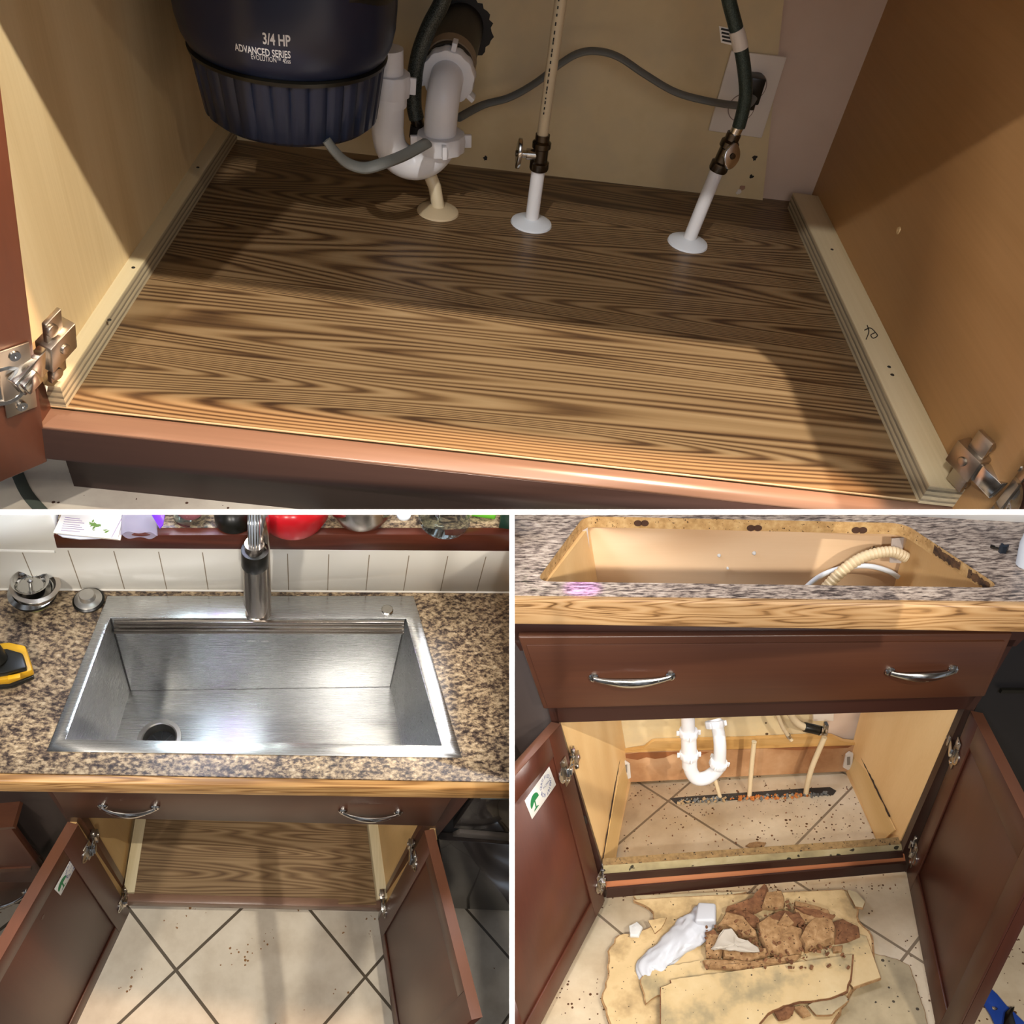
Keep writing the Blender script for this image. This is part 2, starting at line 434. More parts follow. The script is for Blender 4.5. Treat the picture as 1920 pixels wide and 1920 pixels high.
# plywood strips nailed along both sides
def strip(P, ztop, mt, me_, zb=0):
    P = [V(p) for p in P]
    top = MB(); top.prism([V((p.x, p.y, ztop - .0012)) for p in P], (0, 0, .0012))
    body = MB(); body.prism([V((p.x, p.y, zb)) for p in P], (0, 0, ztop - .0012 - zb))
    r = part('plywood_strip', body, me_, cab, label='plywood strip along the side, layers showing')
    part('strip_top_face', top, mt, r)
    return r
stl = strip([(LEFTX, -.001, 0), (T.z(130, 757, 0).x, -.001, 0), (Bk_l.x, Bk_l.y, 0), (LEFTX, Bk_l.y, 0)], .021, M_ply_top, M_plyedge)
c1 = T.z(1487, 361, .021); c2 = T.z(1757, 940, .021)
strr = strip([(c2.x, -.004, 0), (RIGHTX, -.004, 0), (rt_b.x, c1.y, 0), (c1.x, c1.y, 0)], .021, M_ply_top, M_plyedge)
# nail heads, knots and the pencil mark on the strips
def dot(u, v, z, r, mat, parent, name='nail_head'):
    p = T.z(u, v, z); m = MB(); m.lathe([(r, 0), (r * .8, .0006)], p, (0, 0, 1), 10); part(name, m, mat, parent)
for u, v in ((371, 314), (250, 502), (205, 600)): dot(u, v, .021, .0018, M_ink, stl)
for u, v in ((1560, 468), (1667, 688), (1673, 703)): dot(u, v, .021, .002, M_ink, strr)
m = MB(); q = lambda u, v: T.z(u, v, .0214)
m.tube([q(1626, 610), q(1629, 622), q(1624, 636)], .0005, 6, smooth_path=6)
m.tube([q(1621, 619), q(1632, 615), q(1642, 624), q(1645, 630), q(1637, 634), q(1633, 628), q(1640, 624)], .0005, 6, smooth_path=6)
part('pencil_mark', m, M_ink, strr)
# screw in right side panel
p = T.pl(1685, 432, rt_f, V((-rd.y, rd.x, 0))); m = MB(); m.lathe([(.004, 0), (.0035, .0008), (.001, .001), (.001, .0004)], p, (-1, 0, 0), 14)
part('screw_cap', m, plain('pale_filler', '#c8a878', .4), cab)
# top of the opening: face frame rail, false drawer front, left and right stiles, back of the counter
m = MB(); m.box((LEFTX - .03, -.022, H0), (RIGHTX + .03, -.001, .62)); part('top_rail', m, M_darkwood, cab)
m = MB(); m.box((LEFTX - .05, -.022, -.036), (LEFTX - .0, -.001, .62)); part('stile', m, M_darkwood_v, cab)
m = MB(); m.box((RIGHTX + .001, -.024, -.036), (RIGHTX + .05, -.003, .62)); part('stile', m, M_darkwood_v, cab)

m = MB(); m.box((LEFTX - .05, -.02, .62), (RIGHTX + .05, .62, .655)); part('top_panel', m, M_maple, cab)

# the drywall behind and the room floor in front
m = MB()
w0 = Bk_l - bn * .0065; m.prism([w0 - bdir * .1 - up * .15, w0 + bdir * 1.3 - up * .15, w0 + bdir * 1.3 + up * .8, w0 - bdir * .1 + up * .8], -bn * .02)
struct('wall_back', m, M_drywall)
M_floorT = speckled('pale_tile_dirty', [(.3, '#b3a596'), (.5, '#c6baa9'), (.7, '#d3c8b6')], '#4a3020', 12, .35, 130, .12)
m = MB(); m.box((-.8, -.7, -.14), (.8, .6, -.12)); struct('floor', m, M_floorT)
m = MB(); e0 = T.z(30, 882, -.1195); e1 = T.z(50, 925, -.1195); e2 = T.z(85, 965, -.1195)
m.tube([e0, e1, e2], .005, 8, flat=.25, up=(0, 0, 1), smooth_path=4)
single('rubber_strip', m, plain('dark_green_rubber', '#3b4038', .6), 'dark flat rubber strip lying on the tiles under the left door', 'strip', base=e1)

# ------------------------------------------------------------ doors with cup hinges
def frame3(o, xd, zd):   # right handed axes from a direction and an approximate up
    x = V(xd).normalized(); y = V(zd).cross(x).normalized(); z = x.cross(y).normalized(); return x, y, z
def hinge(parent, P, E, n, upv, Q, size=1.0, block=True, mats=None):
    """concealed cup hinge: P plate centre on the door face, E unit vector from plate to the hinge edge,
    n face normal (towards the viewer), Q the point on the frame where the mounting block sits"""
    mc, mp = mats or (M_chrome, M_steelplate)
    P = V(P); E = V(E).normalized(); n = V(n).normalized(); U = V(upv).normalized(); Q = V(Q); s = size
    m = MB(); m.fbox(P + n * .001 * s, (E, U, n), (.011 * s, .029 * s, .001 * s))
    root = part('hinge', m, mp, parent, bevel=.0006 * s)
    m = MB(); m.lathe([(.0165 * s, 0), (.0165 * s, .0022 * s), (.0135 * s, .0022 * s), (.0125 * s, .0004 * s), (0, .0004 * s)], P - E * .009 * s, n, 28)
    part('hinge_cup', m, mc, root)
    for k in (-1, 1):
        m = MB(); m.lathe([(.0042 * s, .001 * s), (.0038 * s, .0035 * s), (.0012 * s, .0035 * s), (0, .002 * s)], P + U * (.0225 * s * k), n, 16)
        part('screw', m, mc, root)
    a = P + n * .007 * s - E * .004 * s; b = Q; d = (b - a)
    X = d.normalized(); Y = U.cross(X).normalized(); Z = X.cross(Y)
    m = MB(); m.fbox((a + b) / 2, (X, Z, Y), (d.length / 2, .0085 * s, .004 * s))
    m.fbox(a + X * d.length * .25 - Y * .003 * s, (X, Z, Y), (d.length * .2, .006 * s, .005 * s))
    part('hinge_arm', m, mc, root, bevel=.0012 * s)
    if block:
        m = MB(); m.fbox(b + X * .006 * s, (X, U, Y), (.013 * s, .0105 * s, .007 * s)); m.fbox(b + X * .004 * s, (X, U, Y), (.008 * s, .026 * s, .002 * s))
        m.lathe([(.004 * s, 0), (.004 * s, .009 * s), (.001 * s, .009 * s)], b + X * .006 * s - Y * .0, -Y if Y.dot(n) < 0 else Y, 12)
        m.lathe([(.005 * s, 0), (.005 * s, .005 * s)], b + U * .019 * s, -Y, 12); m.lathe([(.005 * s, 0), (.005 * s, .005 * s)], b - U * .019 * s, -Y, 12)
        part('mounting_block', m, mp, root, bevel=.0008 * s)
    return root

hb = T.y(90, 866, RY); ht = T.y(12, 240, RY); ht = hb + (ht - hb) * 1.9
ob_ = T.z(8, 902, hb.z); od = (ob_ - hb).normalized()
dn = od.cross(V((0, 0, 1))).normalized(); dn = dn if dn.x > 0 else -dn
m = MB(); m.prism([hb, hb + od * .38, ht + od * .38, ht], -dn * .019)
doorL = part('door', m, M_darkwood_v, cab, bevel=.0015)
dp = lambda u, v: T.pl(u, v, hb, (ht - hb).cross(od))
fn = (ht - hb).cross(od).normalized(); fn = fn if fn.x > 0 else -fn
m = MB()
hinge(doorL, dp(31, 712), -od, fn, ht - hb, T.y(95, 657, -.012), 1.05)
# dust smear on the face: small chip
m = MB(); m.prism([dp(84, 722), dp(89, 724), dp(87, 734)], fn * .0006); part('chip', m, M_plate, doorL)

# right door, opened a little past square
hb2 = T.y(1835, 1010, RY); hb2 = V((RIGHTX + .012, RY, -.03)); 
eu = T.x(1905, 722, RIGHTX + .02)
od2 = V((.05, -1, 0)).normalized()
m = MB(); m.prism([hb2, hb2 + od2 * .38, hb2 + od2 * .38 + V((0, 0, .49)), hb2 + V((0, 0, .49))], (.019, 0, 0))
doorR = part('door', m, M_darkwood_v, cab, bevel=.0015)
n2 = V((-1, -.05, 0)).normalized()
dp2 = lambda u, v: T.pl(u, v, hb2, n2)
hinge(doorR, dp2(1885, 915), -od2, n2, (0, 0, 1), T.y(1826, 872, -.005), 1.05)

# ------------------------------------------------------------ waste disposer
DX, DY, DZ = -.2495, .35, .1135
disp = thing('garbage_disposal', 'navy and black garbage disposal hanging at the top left under the sink', 'garbage disposal', (DX, DY, DZ))
rb = .084
ribs = 44
def ribm(j, k): return 1.0
prof = [(0, .0), (rb * .5, -.001), (rb * .93, .002), (rb, .007), (rb + .0045, .04), (rb + .007, .060)]
m = MB()
seg = 160
def rmod(j, k):
    if j < 3: return 1.0
    return 1.0 + (.0 if (k % 5) else -.035)
m.lathe(prof, (DX, DY, DZ), (0, 0, 1), seg, rmod)
part('ribbed_base', m, M_navy_rib, disp, label='ribbed lower shell', angle=60)
m = MB(); m.lathe([(rb + .003, .0615), (rb + .0085, .0605), (rb + .0095, .064), (rb + .004, .066)], (DX, DY, DZ), (.0, 0, 1), 72)
part('trim_ring', m, M_black, disp)
m = MB()
prof2 = [(rb + .004, .064), (rb + .0085, .068), (rb + .0135, .078), (rb + .0165, .092), (rb + .0175, .11), (rb + .0175, .16), (rb + .012, .2), (.06, .215), (.045, .22), (.045, .26)]
m.lathe(prof2, (DX, DY, DZ), (0, 0, 1), 96)
part('upper_shell', m, M_navy, disp, label='smooth navy upper shell')
# darker side moulding on the right
def wrapc(a0, r):
    def f(x, y, z):
        a = a0 + x / r
        return V((DX + (r + z) * math.cos(a), DY + (r + z) * math.sin(a), DZ + y))
    return f
m = MB(); R1 = rb + .0177
for (a0, a1, z0, z1) in ((-48, 30, .118, .2),):
    vs = []; nu = 24
    for j in range(7):
        for i in range(nu + 1):
            a = math.radians(a0 + (a1 - a0) * i / nu); tt = j / 6
            zz = z0 + (z1 - z0) * tt
            if j == 0: zz += .012 * abs(math.cos(PI * i / nu)) ** 4
            r_ = R1 + .0012 * (1 if 0 < j < 6 and 0 < i < nu else -.6)
            vs.append(V((DX + r_ * math.cos(a), DY + r_ * math.sin(a), DZ + zz)))
    m.add(vs, [(j * (nu + 1) + i, j * (nu + 1) + i + 1, (j + 1) * (nu + 1) + i + 1, (j + 1) * (nu + 1) + i) for j in range(6) for i in range(nu)], True)
part('side_moulding', m, M_black, disp, label='black moulded side panel')
# printed lettering, bent on the shell
def find_ang(u, v, r):
    o = T.o; d = T.ray(u, v); ax = V((DX, DY, 0)); a = d.x ** 2 + d.y ** 2; bb = 2 * (d.x * (o.x - DX) + d.y * (o.y - DY)); c = (o.x - DX) ** 2 + (o.y - DY) ** 2 - r * r
    k = (-bb - math.sqrt(max(0, bb * bb - 4 * a * c))) / (2 * a); p = o + d * k
    return math.atan2(p.y - DY, p.x - DX), p.z - DZ
for s_, u, v, u0, sz, bold, bl_ in (('3/4 HP', 545, 85, 494, .0125, .0003, 0), ('ADVANCED SERIES', 545, 108, 444, .0085, .00015, 0), ('EVOLUTION\u2122 4Sss', 545, 119, 472, .0062, 0, 0)):
    a1, z1 = find_ang(u, v, R1 - .003); a0, z0 = find_ang(u0, v - 4, R1 - .003)
    wd = (a1 - a0) * R1
    tmp = text_mb(s_, sz, (0, 0, 0), (1, 0, 0), (0, 1, 0), 0, 'LEFT', None, bold)
    ww = max(p.x for p in tmp.v)
    sq = wd / ww
    def rr_at(zz):
        for (ra, za), (rb_, zb) in zip(prof2, prof2[1:]):
            if za <= zz <= zb: return ra + (rb_ - ra) * (zz - za) / (zb - za) + .0007
        return R1
    def wf(x, y, z, a0=a0, z0=z0, z1=z1, wd=wd):
        zz = z1 + y; r = rr_at(zz)
        a = a0 + x / R1
        return V((DX + r * math.cos(a), DY + r * math.sin(a), DZ + zz))
    t_ = text_mb(s_, sz, (0, 0, 0), (1, 0, 0), (0, 1, 0), 0, 'LEFT', wf, bold, sq)
    part('lettering', t_, M_white, disp, recalc=False)

# ------------------------------------------------------------ drain: trap, nuts, pipe to the wall
YT = .415
P = lambda u, v, y: T.y(u, v, y)
r_p = .0205
trap = thing('drain_trap', 'white plastic drain trap with slip nuts between the disposal and the wall pipe', 'drain trap', P(780, 335, YT))
m = MB(); m.tube([P(726, 90, YT - .01), P(727, 150, YT - .01), P(727, 210, YT - .008), P(727, 248, YT - .006), P(735, 280, YT - .004), P(754, 300, YT - .002), P(780, 306, YT), P(805, 297, YT + .0), P(822, 278, YT), P(828, 262, YT)], [.0165, .0165, .0175, .0175, .0175, .0178, .018, .018, .018, .018], 28, smooth_path=6)
part('bend_pipe', m, M_pvc, trap)
m = MB(); m.tube([P(825, 270, YT), P(826, 235, YT), P(829, 200, YT), P(833, 170, YT + .006), P(838, 146, YT + .02), P(846, 120, YT + .06)], .0178, 28, smooth_path=6)
part('riser_pipe', m, M_pvc, trap)
def slip_nut(c, axis, r, h, wings, parent, name='slip_nut', a0=0, mat=None):
    m = MB(); ax = V(axis).normalized()
    def md(j, k): return 1.0 + (.035 if (k // 2) % 2 else 0)
    m.lathe([(r * .8, -h / 2), (r, -h / 2), (r * 1.03, h * .2), (r * .98, h / 2), (r * .78, h / 2)], c, ax, 48, md)
    q = V((0, 0, 1)).rotation_difference(ax)
    for k in range(wings):
        a = a0 + 2 * PI * k / wings; d = q @ V((math.cos(a), math.sin(a), 0)); t = ax.cross(d)
        m.fbox(V(c) + d * (r * 1.12), (d, t, ax), (r * .2, r * .1, h * .38))
    return part(name, m, mat or M_pvc, parent, bevel=.0008)
slip_nut(P(827, 265, YT), (P(827, 200, YT) - P(827, 265, YT)), .0255, .018, 4, trap, a0=.2)
slip_nut(P(729, 156, YT - .01), (0, 0, 1), .0215, .022, 3, trap, a0=.05)
m = MB(); m.tube([P(729, 165, YT - .01), P(728, 195, YT - .01)], .0195, 28); part('coupling', m, M_pvc, trap)
wp0 = P(842, 128, YT + .035); wp1 = backat(864, 52)
dirw = (wp1 - wp0).normalized()
slip_nut(P(842, 140, YT + .03), dirw, .0275, .016, 3, trap, a0=.6)
dpipe = thing('drain_pipe', 'black drain pipe stub coming out of a ragged hole in the back panel', 'pipe', wp1)
m = MB(); m.tube([wp0, wp1 + dirw * .01], .026, 32); part('pipe_stub', m, M_abs, dpipe)
m = MB(); m.tube([wp0 + dirw * .006, wp0 + dirw * .022], .0275, 32); part('collar', m, plain('tan_collar', '#8a7660', .4), dpipe)
m = MB(); pts = []
for k in range(48):
    a = 2 * PI * k / 48; r_ = .036 + random.uniform(-.0025, .004); pts.append(wp1 + bdir * (r_ * math.cos(a)) + up * (r_ * .95 * math.sin(a)) + bn * .0008)
m.add(pts, [list(range(48))]); part('hole', m, M_ink, dpipe, label='ragged dark hole edge')

# ------------------------------------------------------------ pipes standing in round floor plates
def escutcheon_pipe(c, top, r, pm, em, lab, cen_r=.0245, grp=None):
    t = thing('supply_pipe', lab, 'pipe', c)
    m = MB(); m.lathe([(cen_r, 0), (cen_r * .97, .002), (cen_r * .8, .0042), (cen_r * .45, .0062), (r * 1.02, .0072)], c, (0, 0, 1), 40)
    part('floor_plate', m, em, t)
    m = MB(); m.tube([V(c) - up * .002] + top, r, 20); part('pipe', m, pm, t)
    return t
c = T.z(821, 397, 0); escutcheon_pipe(c, [c + up * .006, P(815, 350, c.y + .008), P(806, 328, c.y + .012)], .0075, M_pvc_cream, M_escut_c, 'short cream pipe in a cream floor plate behind the drain trap')
c = T.z(996, 419, 0); t2 = P(1012, 300, c.y); escutcheon_pipe(c, [t2], .0078, M_pvc, M_escut, 'upright white pipe in a round floor plate, the middle one of the three')
c3 = T.z(1289, 456, 0); t3 = P(1350, 305, c3.y + .01); escutcheon_pipe(c3, [t3], .0078, M_pvc, M_escut, 'white pipe leaning right in a round floor plate, nearest the outlet')
# valves
def valve(base, top, hdir, hd, lab, wide=.006, tall=.017, ob=.022):
    b = V(base); tp = V(top); ax = (tp - b).normalized(); L = (tp - b).length
    t = thing('shutoff_valve', lab, 'valve', b)
    m = MB(); m.lathe([(.010, 0), (.0108, .002), (.0108, L * .22), (.0085, L * .26), (.0085, L * .6), (.0105, L * .64), (.0105, L * .78), (.008, L * .84), (.008, L)], b, ax, 6 * 4)
    part('body', m, M_bronze, t)
    h = V(hdir).normalized(); s = b + ax * (L * .42)
    m = MB(); m.lathe([(.006, .006), (.006, ob - .006), (.004, ob - .006), (.004, ob)], s, h, 20); part('stem', m, M_chrome, t)
    q = V((0, 0, 1)).rotation_difference(h); hp = s + h * ob
    z_ = (ax - h * ax.dot(h)).normalized(); y_ = h.cross(z_)
    m = MB(); n = 28
    for off in (0, .0045):
        for k in range(n):
            a = 2 * PI * k / n; m.v.append(hp + h * off + z_ * (tall * math.cos(a)) + y_ * (wide * 1.6 * math.sin(a)) * (1 - .25 * math.cos(a) ** 2))
    m.f = [list(range(n))[::-1], list(range(n, 2 * n))] + [(k, (k + 1) % n, n + (k + 1) % n, n + k) for k in range(n)]; m.sm = [False] * len(m.f)
    part('handle', m, M_chrome, t, bevel=.001)
    m = MB(); m.lathe([(.0035, .0045), (.003, .0062), (0, .0065)], hp, h, 14); part('screw', m, M_bronze, t)
    return t
cy = T.z(996, 419, 0).y
valve(P(1010, 318, cy), P(1018, 252, cy), (-1, -.15, 0), 0, 'dark chrome shutoff valve with an oval handle pointing left on the middle pipe')
valve(P(1345, 320, c3.y + .01), P(1377, 250, c3.y + .01), (.25, -.9, .35), 0, 'chrome shutoff valve with its oval handle facing out on the leaning pipe', ob=.014, tall=.014)
st0 = P(1016, 262, cy); st1 = P(1050, 10, cy); st1 = st0 + (st1 - st0) * 1.15
sup = thing('supply_tube', 'straight cream supply tube with printed lines rising from the middle valve', 'tube', st0)
m = MB(); m.tube([st0, st1], .0062, 18); part('tube', m, M_pvc_cream, sup)
ax = (st1 - st0).normalized(); view = (T.o - st0); sd = ax.cross(view).normalized(); fr = sd.cross(ax).normalized(); fr = fr if fr.dot(view) > 0 else -fr
dash = random.Random(3); tt = .03; m = MB()
while tt < .93 * (st1 - st0).length:
    L = dash.uniform(.0015, .004); p = st0 + ax * tt + fr * .0061 + sd * -.0018
    m.fbox(p, (ax, sd, fr), (L / 2, .0007, .0003)); tt += L + dash.uniform(.001, .005)
part('print', m, M_ink, sup)
# braided hoses
hose_y = c3.y + .01
hs = thing('braided_hose', 'dark grey braided hose with a white tag rising from the right valve', 'hose', P(1377, 250, hose_y))
m = MB(); m.tube([P(1385, 238, hose_y), P(1392, 212, hose_y), P(1398, 180, hose_y), P(1397, 145, hose_y), P(1391, 100, hose_y), P(1382, 60, hose_y), P(1369, 10, hose_y), P(1360, -30, hose_y)], .0072, 20, smooth_path=6); part('hose', m, M_braid2, hs)
m = MB(); m.tube([P(1377, 252, hose_y), P(1387, 232, hose_y)], .0062, 18); part('ferrule', m, M_chrome, hs)
m = MB(); m.tube([P(1380, 55, hose_y), P(1385, 72, hose_y), P(1389, 91, hose_y)], .0079, 20)
tg = part('tag', m, M_plate, hs, label='white paper tag')
m = MB(); m.prism([P(1348, 49, hose_y), P(1378, 55, hose_y), P(1386, 88, hose_y), P(1352, 80, hose_y)], (0, .0004, 0)); fl = part('tag_flap', m, plain('tag_paper', '#e9e2d6', .6, var=0), hs)
m = MB()
for k in range(4):
    a = P(1352 + k * .8, 54 + k * 7, hose_y - .0005); b2 = P(1374 + k * 1.5, 59 + k * 7, hose_y - .0005)
    m.fbox((a + b2) / 2, ((b2 - a).normalized(), V((0, 0, 1)), V((0, 1, 0))), ((b2 - a).length / 2, .0009, .0002))
part('print', m, M_ink, hs)
hs2 = thing('braided_hose', 'dark braided hose hanging down behind the drain trap nut', 'hose', P(783, 235, .44))
m = MB(); m.tube([P(835, -20, .44), P(826, 10, .44), P(805, 50, .44), P(786, 100, .44), P(777, 150, .44), P(776, 195, .44), P(781, 222, .44)], .0085, 20, smooth_path=6); part('hose', m, M_braid, hs2)
m = MB(); m.tube([P(780, 218, .44), P(785, 240, .44)], .0072, 16); part('ferrule', m, M_bronze, hs2)
m = MB(); m.tube([P(784, 236, .44), P(781, 258, .44)], .0085, 12); part('nut', m, M_ink, hs2)
# flat power cord and plug, wall plate
m = MB()
yb = .5
m.tube([P(612, 262, .28), P(626, 282, .28), P(650, 305, .285), P(684, 315, .29), P(722, 305, .30), P(760, 290, .335), P(800, 268, .38)], .0068, 14, flat=.6, up=(0, 0, 1), smooth_path=7)
m.tube([P(858, 222, .46), P(905, 197, yb), P(955, 183, yb), P(1005, 155, yb), P(1050, 120, yb), P(1085, 100, yb), P(1120, 96, yb), P(1160, 107, yb), P(1210, 140, yb), P(1265, 172, yb), P(1320, 188, yb), P(1375, 197, yb + .01), P(1400, 196, yb + .02), P(1412, 182, yb + .03)], .0058, 14, flat=.6, up=(0, 0, 1), smooth_path=7)
part('power_cord', m, M_cordgrey, disp, label='flat grey power cord running to the outlet')
pc = backat(1412, 165, .014)
m = MB(); m.fbox(pc, (bdir, up, bn), (.009, .015, .013)); m.fbox(pc - up * .013 + bn * .004, (bdir, up, bn), (.006, .009, .008)); part('plug', m, M_black, disp, bevel=.002)
ol = thing('wall_outlet', 'ivory duplex wall outlet plate on the back panel with a black plug', 'outlet', backat(1400, 175))
m = MB(); m.prism([backat(1327, 243, .0005), backat(1427, 257, .0005), backat(1474, 105, .0005), backat(1370, 93, .0005)], bn * .0045); part('wall_plate', m, M_plate, ol, bevel=.0015)
for (u, v) in ((1412, 162), (1390, 202)):
    cc = backat(u, v, .005)
    m = MB(); m.lathe([(.0165, 0), (.0165, .0006), (.0155, .0006), (.0155, .0002)], cc, bn, 32); rc = part('receptacle', m, plain('receptacle_edge', '#8f7d70', .4), ol)
    m = MB(); m.lathe([(.0156, 0.0), (.0154, .0009)], cc, bn, 32); part('receptacle_face', m, M_plate, ol)
# damage marks on the wall beside the back panel: mesh chips
for (u, v, r_) in ((1415, 296, .006), (1409, 330, .004), (910, 296, .0028), (1399, 358, .004)):
    pass
def blot(u, v, r, mat, lab, seed):
    rd_ = random.Random(seed); pts = []
    cc = backat(u, v, .0004)
    for k in range(14):
        a = 2 * PI * k / 14; q_ = r * rd_.uniform(.6, 1.2); pts.append(cc + bdir * (q_ * math.cos(a)) + up * (q_ * math.sin(a)))
    m = MB(); m.prism(pts, bn * .0005); part('hole', m, mat, cab)
blot(1415, 296, .0035, M_ink, '', 1); blot(1409, 331, .0028, M_ink, '', 2); blot(910, 296, .003, M_ink, '', 3)
blot(1393, 352, .004, plain('chipped_plaster', '#a98268', .8), '', 4); blot(1385, 360, .0035, M_plate, '', 5)

# ================================================================== shared builders for the two lower rooms
def granite(name, stops, rough=.33, scale=(1, 1.5, 1)):
    m, nt, b = newmat(name, rough)
    v = coords(nt, scale)
    a = noise_n(nt, v, 95, 5, .68, .25); c = noise_n(nt, v, 24, 3, .6)
    k = math_n(nt, 'MULTIPLY_ADD', math_n(nt, 'SUBTRACT', c, .5), .32, a)
    rp = ramp(nt, stops); nt.links.new(k, rp.inputs[0])
    nt.links.new(rp.outputs[0], b.inputs['Base Color']); return m
M_granite = granite('speckled_brown_laminate', [(.34, '#2c2420'), (.43, '#51433a'), (.50, '#7c6a54'), (.56, '#9c876a'), (.66, '#b6a284'), (.78, '#c6b79b')])
M_granite_r = granite('speckled_laminate_with_sheen', [(.32, '#3a322f'), (.43, '#6e6058'), (.50, '#9d8d80'), (.57, '#b9a797'), (.68, '#cbbdae')], scale=(.5, 1.6, 1), rough=.3)  # same laminate as the brown one, greyed to paint in reflected light
M_oak = wood('oak_edge', [(0, '#5a3a1c'), (.18, '#8a6136'), (.45, '#b98a52'), (.8, '#cfa36a'), (1, '#dcb67e')], 'X', 1.2, 20, 10, rough=.4, streak=.45, dist=.15)
M_darkL = wood('espresso_maple', [(0, '#3f2319'), (.5, '#50301f'), (1, '#613b28')], 'X', .8, 6, 1.5, rough=.36, streak=.4)
M_darkLv = wood('espresso_maple_door', [(0, '#3f2016'), (.5, '#4f291c'), (1, '#5f3424')], 'Z', .8, 6, 1.5, rough=.36, streak=.4)
M_dooredge = wood('lit_stained_edge', [(0, '#573626'), (.5, '#66402d'), (1, '#774e39')], 'Y', .8, 6, 1.5, rough=.4, streak=.4)  # lighter copy of the door stain: light from above painted in
M_sill = wood('mahogany_edge', [(0, '#35160f'), (.5, '#4f2418'), (1, '#6b3524')], 'X', 1.0, 9, 3, rough=.35, streak=.5)
M_interior = wood('maple_interior', [(0, '#bf9a62'), (.5, '#d3ae74'), (1, '#dfbe88')], 'Z', 1.0, 6, 1.5, rough=.5, streak=.4)
M_vinyl2 = wood('walnut_vinyl_small', [(0, '#32241a'), (.12, '#4d3827'), (.26, '#6c543a'), (.6, '#7f6648'), (.85, '#917858'), (1, '#a18a69')], 'X', 1.0, 15, 21, rough=.36, streak=.42, dist=.2, detail=.8, bscale=1.3, flat=True)
def steel(name, axis, rough=.27, col='#c6c6c4', tan=(1, 0, 0)):
    """brushed steel, brush marks along one axis"""
    m, nt, b = newmat(name, rough, 1.0); b.inputs['Base Color'].default_value = lin(col)
    s = {'X': (2, 260, 260), 'Y': (260, 2, 260), 'Z': (260, 260, 2)}[axis]
    f = noise_n(nt, coords(nt, s), 3, 3, .6)
    bump_n(nt, b, f, .006, .0002)
    r = math_n(nt, 'MULTIPLY_ADD', f, .10, rough - .05); nt.links.new(r, b.inputs['Roughness'])
    b.inputs['Anisotropic'].default_value = .92; b.inputs['Anisotropic Rotation'].default_value = 0.25
    t = RL.M.to_3x3() @ V(tan); cx = nt.nodes.new('ShaderNodeCombineXYZ')
    for i in range(3): cx.inputs[i].default_value = t[i]
    nt.links.new(cx.outputs[0], b.inputs['Tangent'])
    return m
M_steelX = steel('brushed_steel', 'X', .27); M_steelZ = steel('brushed_steel_back', 'X', .27); M_steelY = steel('brushed_steel_side', 'Y', .28, tan=(0, 1, 0))
M_satin, nt, b_ = newmat('satin_steel', .3, .85); b_.inputs['Base Color'].default_value = lin('#c8c5bf')
M_nickel, nt, b_ = newmat('brushed_nickel', .25, 1.0); b_.inputs['Base Color'].default_value = lin('#c4bab0')
def tile_mat(name, P1, P2, da, db, base, grout, gw=.006, dirt=None):
    """square tiles laid on the diagonal: P1 and P2 are neighbouring corners, da and db the two joint directions"""
    m, nt, b = newmat(name, .42)
    tc = nt.nodes.new('ShaderNodeTexCoord'); P1 = V(P1); P2 = V(P2)
    lines = []
    for d in (da, db):
        n = V((-d[1], d[0], 0)).normalized(); per = (P2 - P1).dot(n)
        d = V(d)
        dt = N(nt, 'ShaderNodeVectorMath', operation='DOT_PRODUCT'); nt.links.new(tc.outputs['Object'], dt.inputs[0]); dt.inputs[1].default_value = tuple(n / per)
        u = math_n(nt, 'SUBTRACT', dt.outputs['Value'], P1.dot(n) / per - .5)
        fr = math_n(nt, 'ABSOLUTE', math_n(nt, 'SUBTRACT', math_n(nt, 'FRACT', u), .5))
        lines.append(math_n(nt, 'LESS_THAN', fr, gw / 2 / abs(per)))
    g = math_n(nt, 'MAXIMUM', lines[0], lines[1])
    rp = ramp(nt, base); nt.links.new(noise_n(nt, coords(nt), 9, 6, .62), rp.inputs[0])
    col = rp.outputs[0]
    if dirt:
        v = coords(nt); vo = N(nt, 'ShaderNodeTexVoronoi'); vo.inputs['Scale'].default_value = dirt[1]; nt.links.new(v, vo.inputs['Vector'])
        sel = math_n(nt, 'GREATER_THAN', noise_n(nt, v, 7, 3), dirt[2])
        rnd = math_n(nt, 'POWER', vo.outputs['Color'], 2.0)
        d = math_n(nt, 'MULTIPLY', math_n(nt, 'LESS_THAN', vo.outputs['Distance'], math_n(nt, 'MULTIPLY', rnd, dirt[3] * 3.4)), sel)
        col = mix_n(nt, d, col, lin(dirt[0]))
    nt.links.new(mix_n(nt, g, col, lin(grout)), b.inputs['Base Color'])
    bump_n(nt, b, math_n(nt, 'SUBTRACT', 1.0, g), .3, .001)
    return m
def ring_slab(m, hole, outer, ztop, zbot, per=14):
    """slab with an opening: hole and outer are corner lists in the same order"""
    H = []; O = []
    n = len(hole)
    for i in range(n):
        a, b2 = V(hole[i]), V(hole[(i + 1) % n]); c, d = V(outer[i]), V(outer[(i + 1) % n])
        for k in range(per): H.append(a.lerp(b2, k / per)); O.append(c.lerp(d, k / per))
    k = len(H); vs = []
    for z in (ztop, zbot):
        vs += [V((p.x, p.y, z)) for p in H] + [V((p.x, p.y, z)) for p in O]
    fs = []
    for i in range(k):
        j = (i + 1) % k
        fs += [(i, j, k + j, k + i), (2 * k + j, 2 * k + i, 3 * k + i, 3 * k + j), (j, i, 2 * k + i, 2 * k + j), (k + i, k + j, 3 * k + j, 3 * k + i)]
    m.add(vs, fs); return m
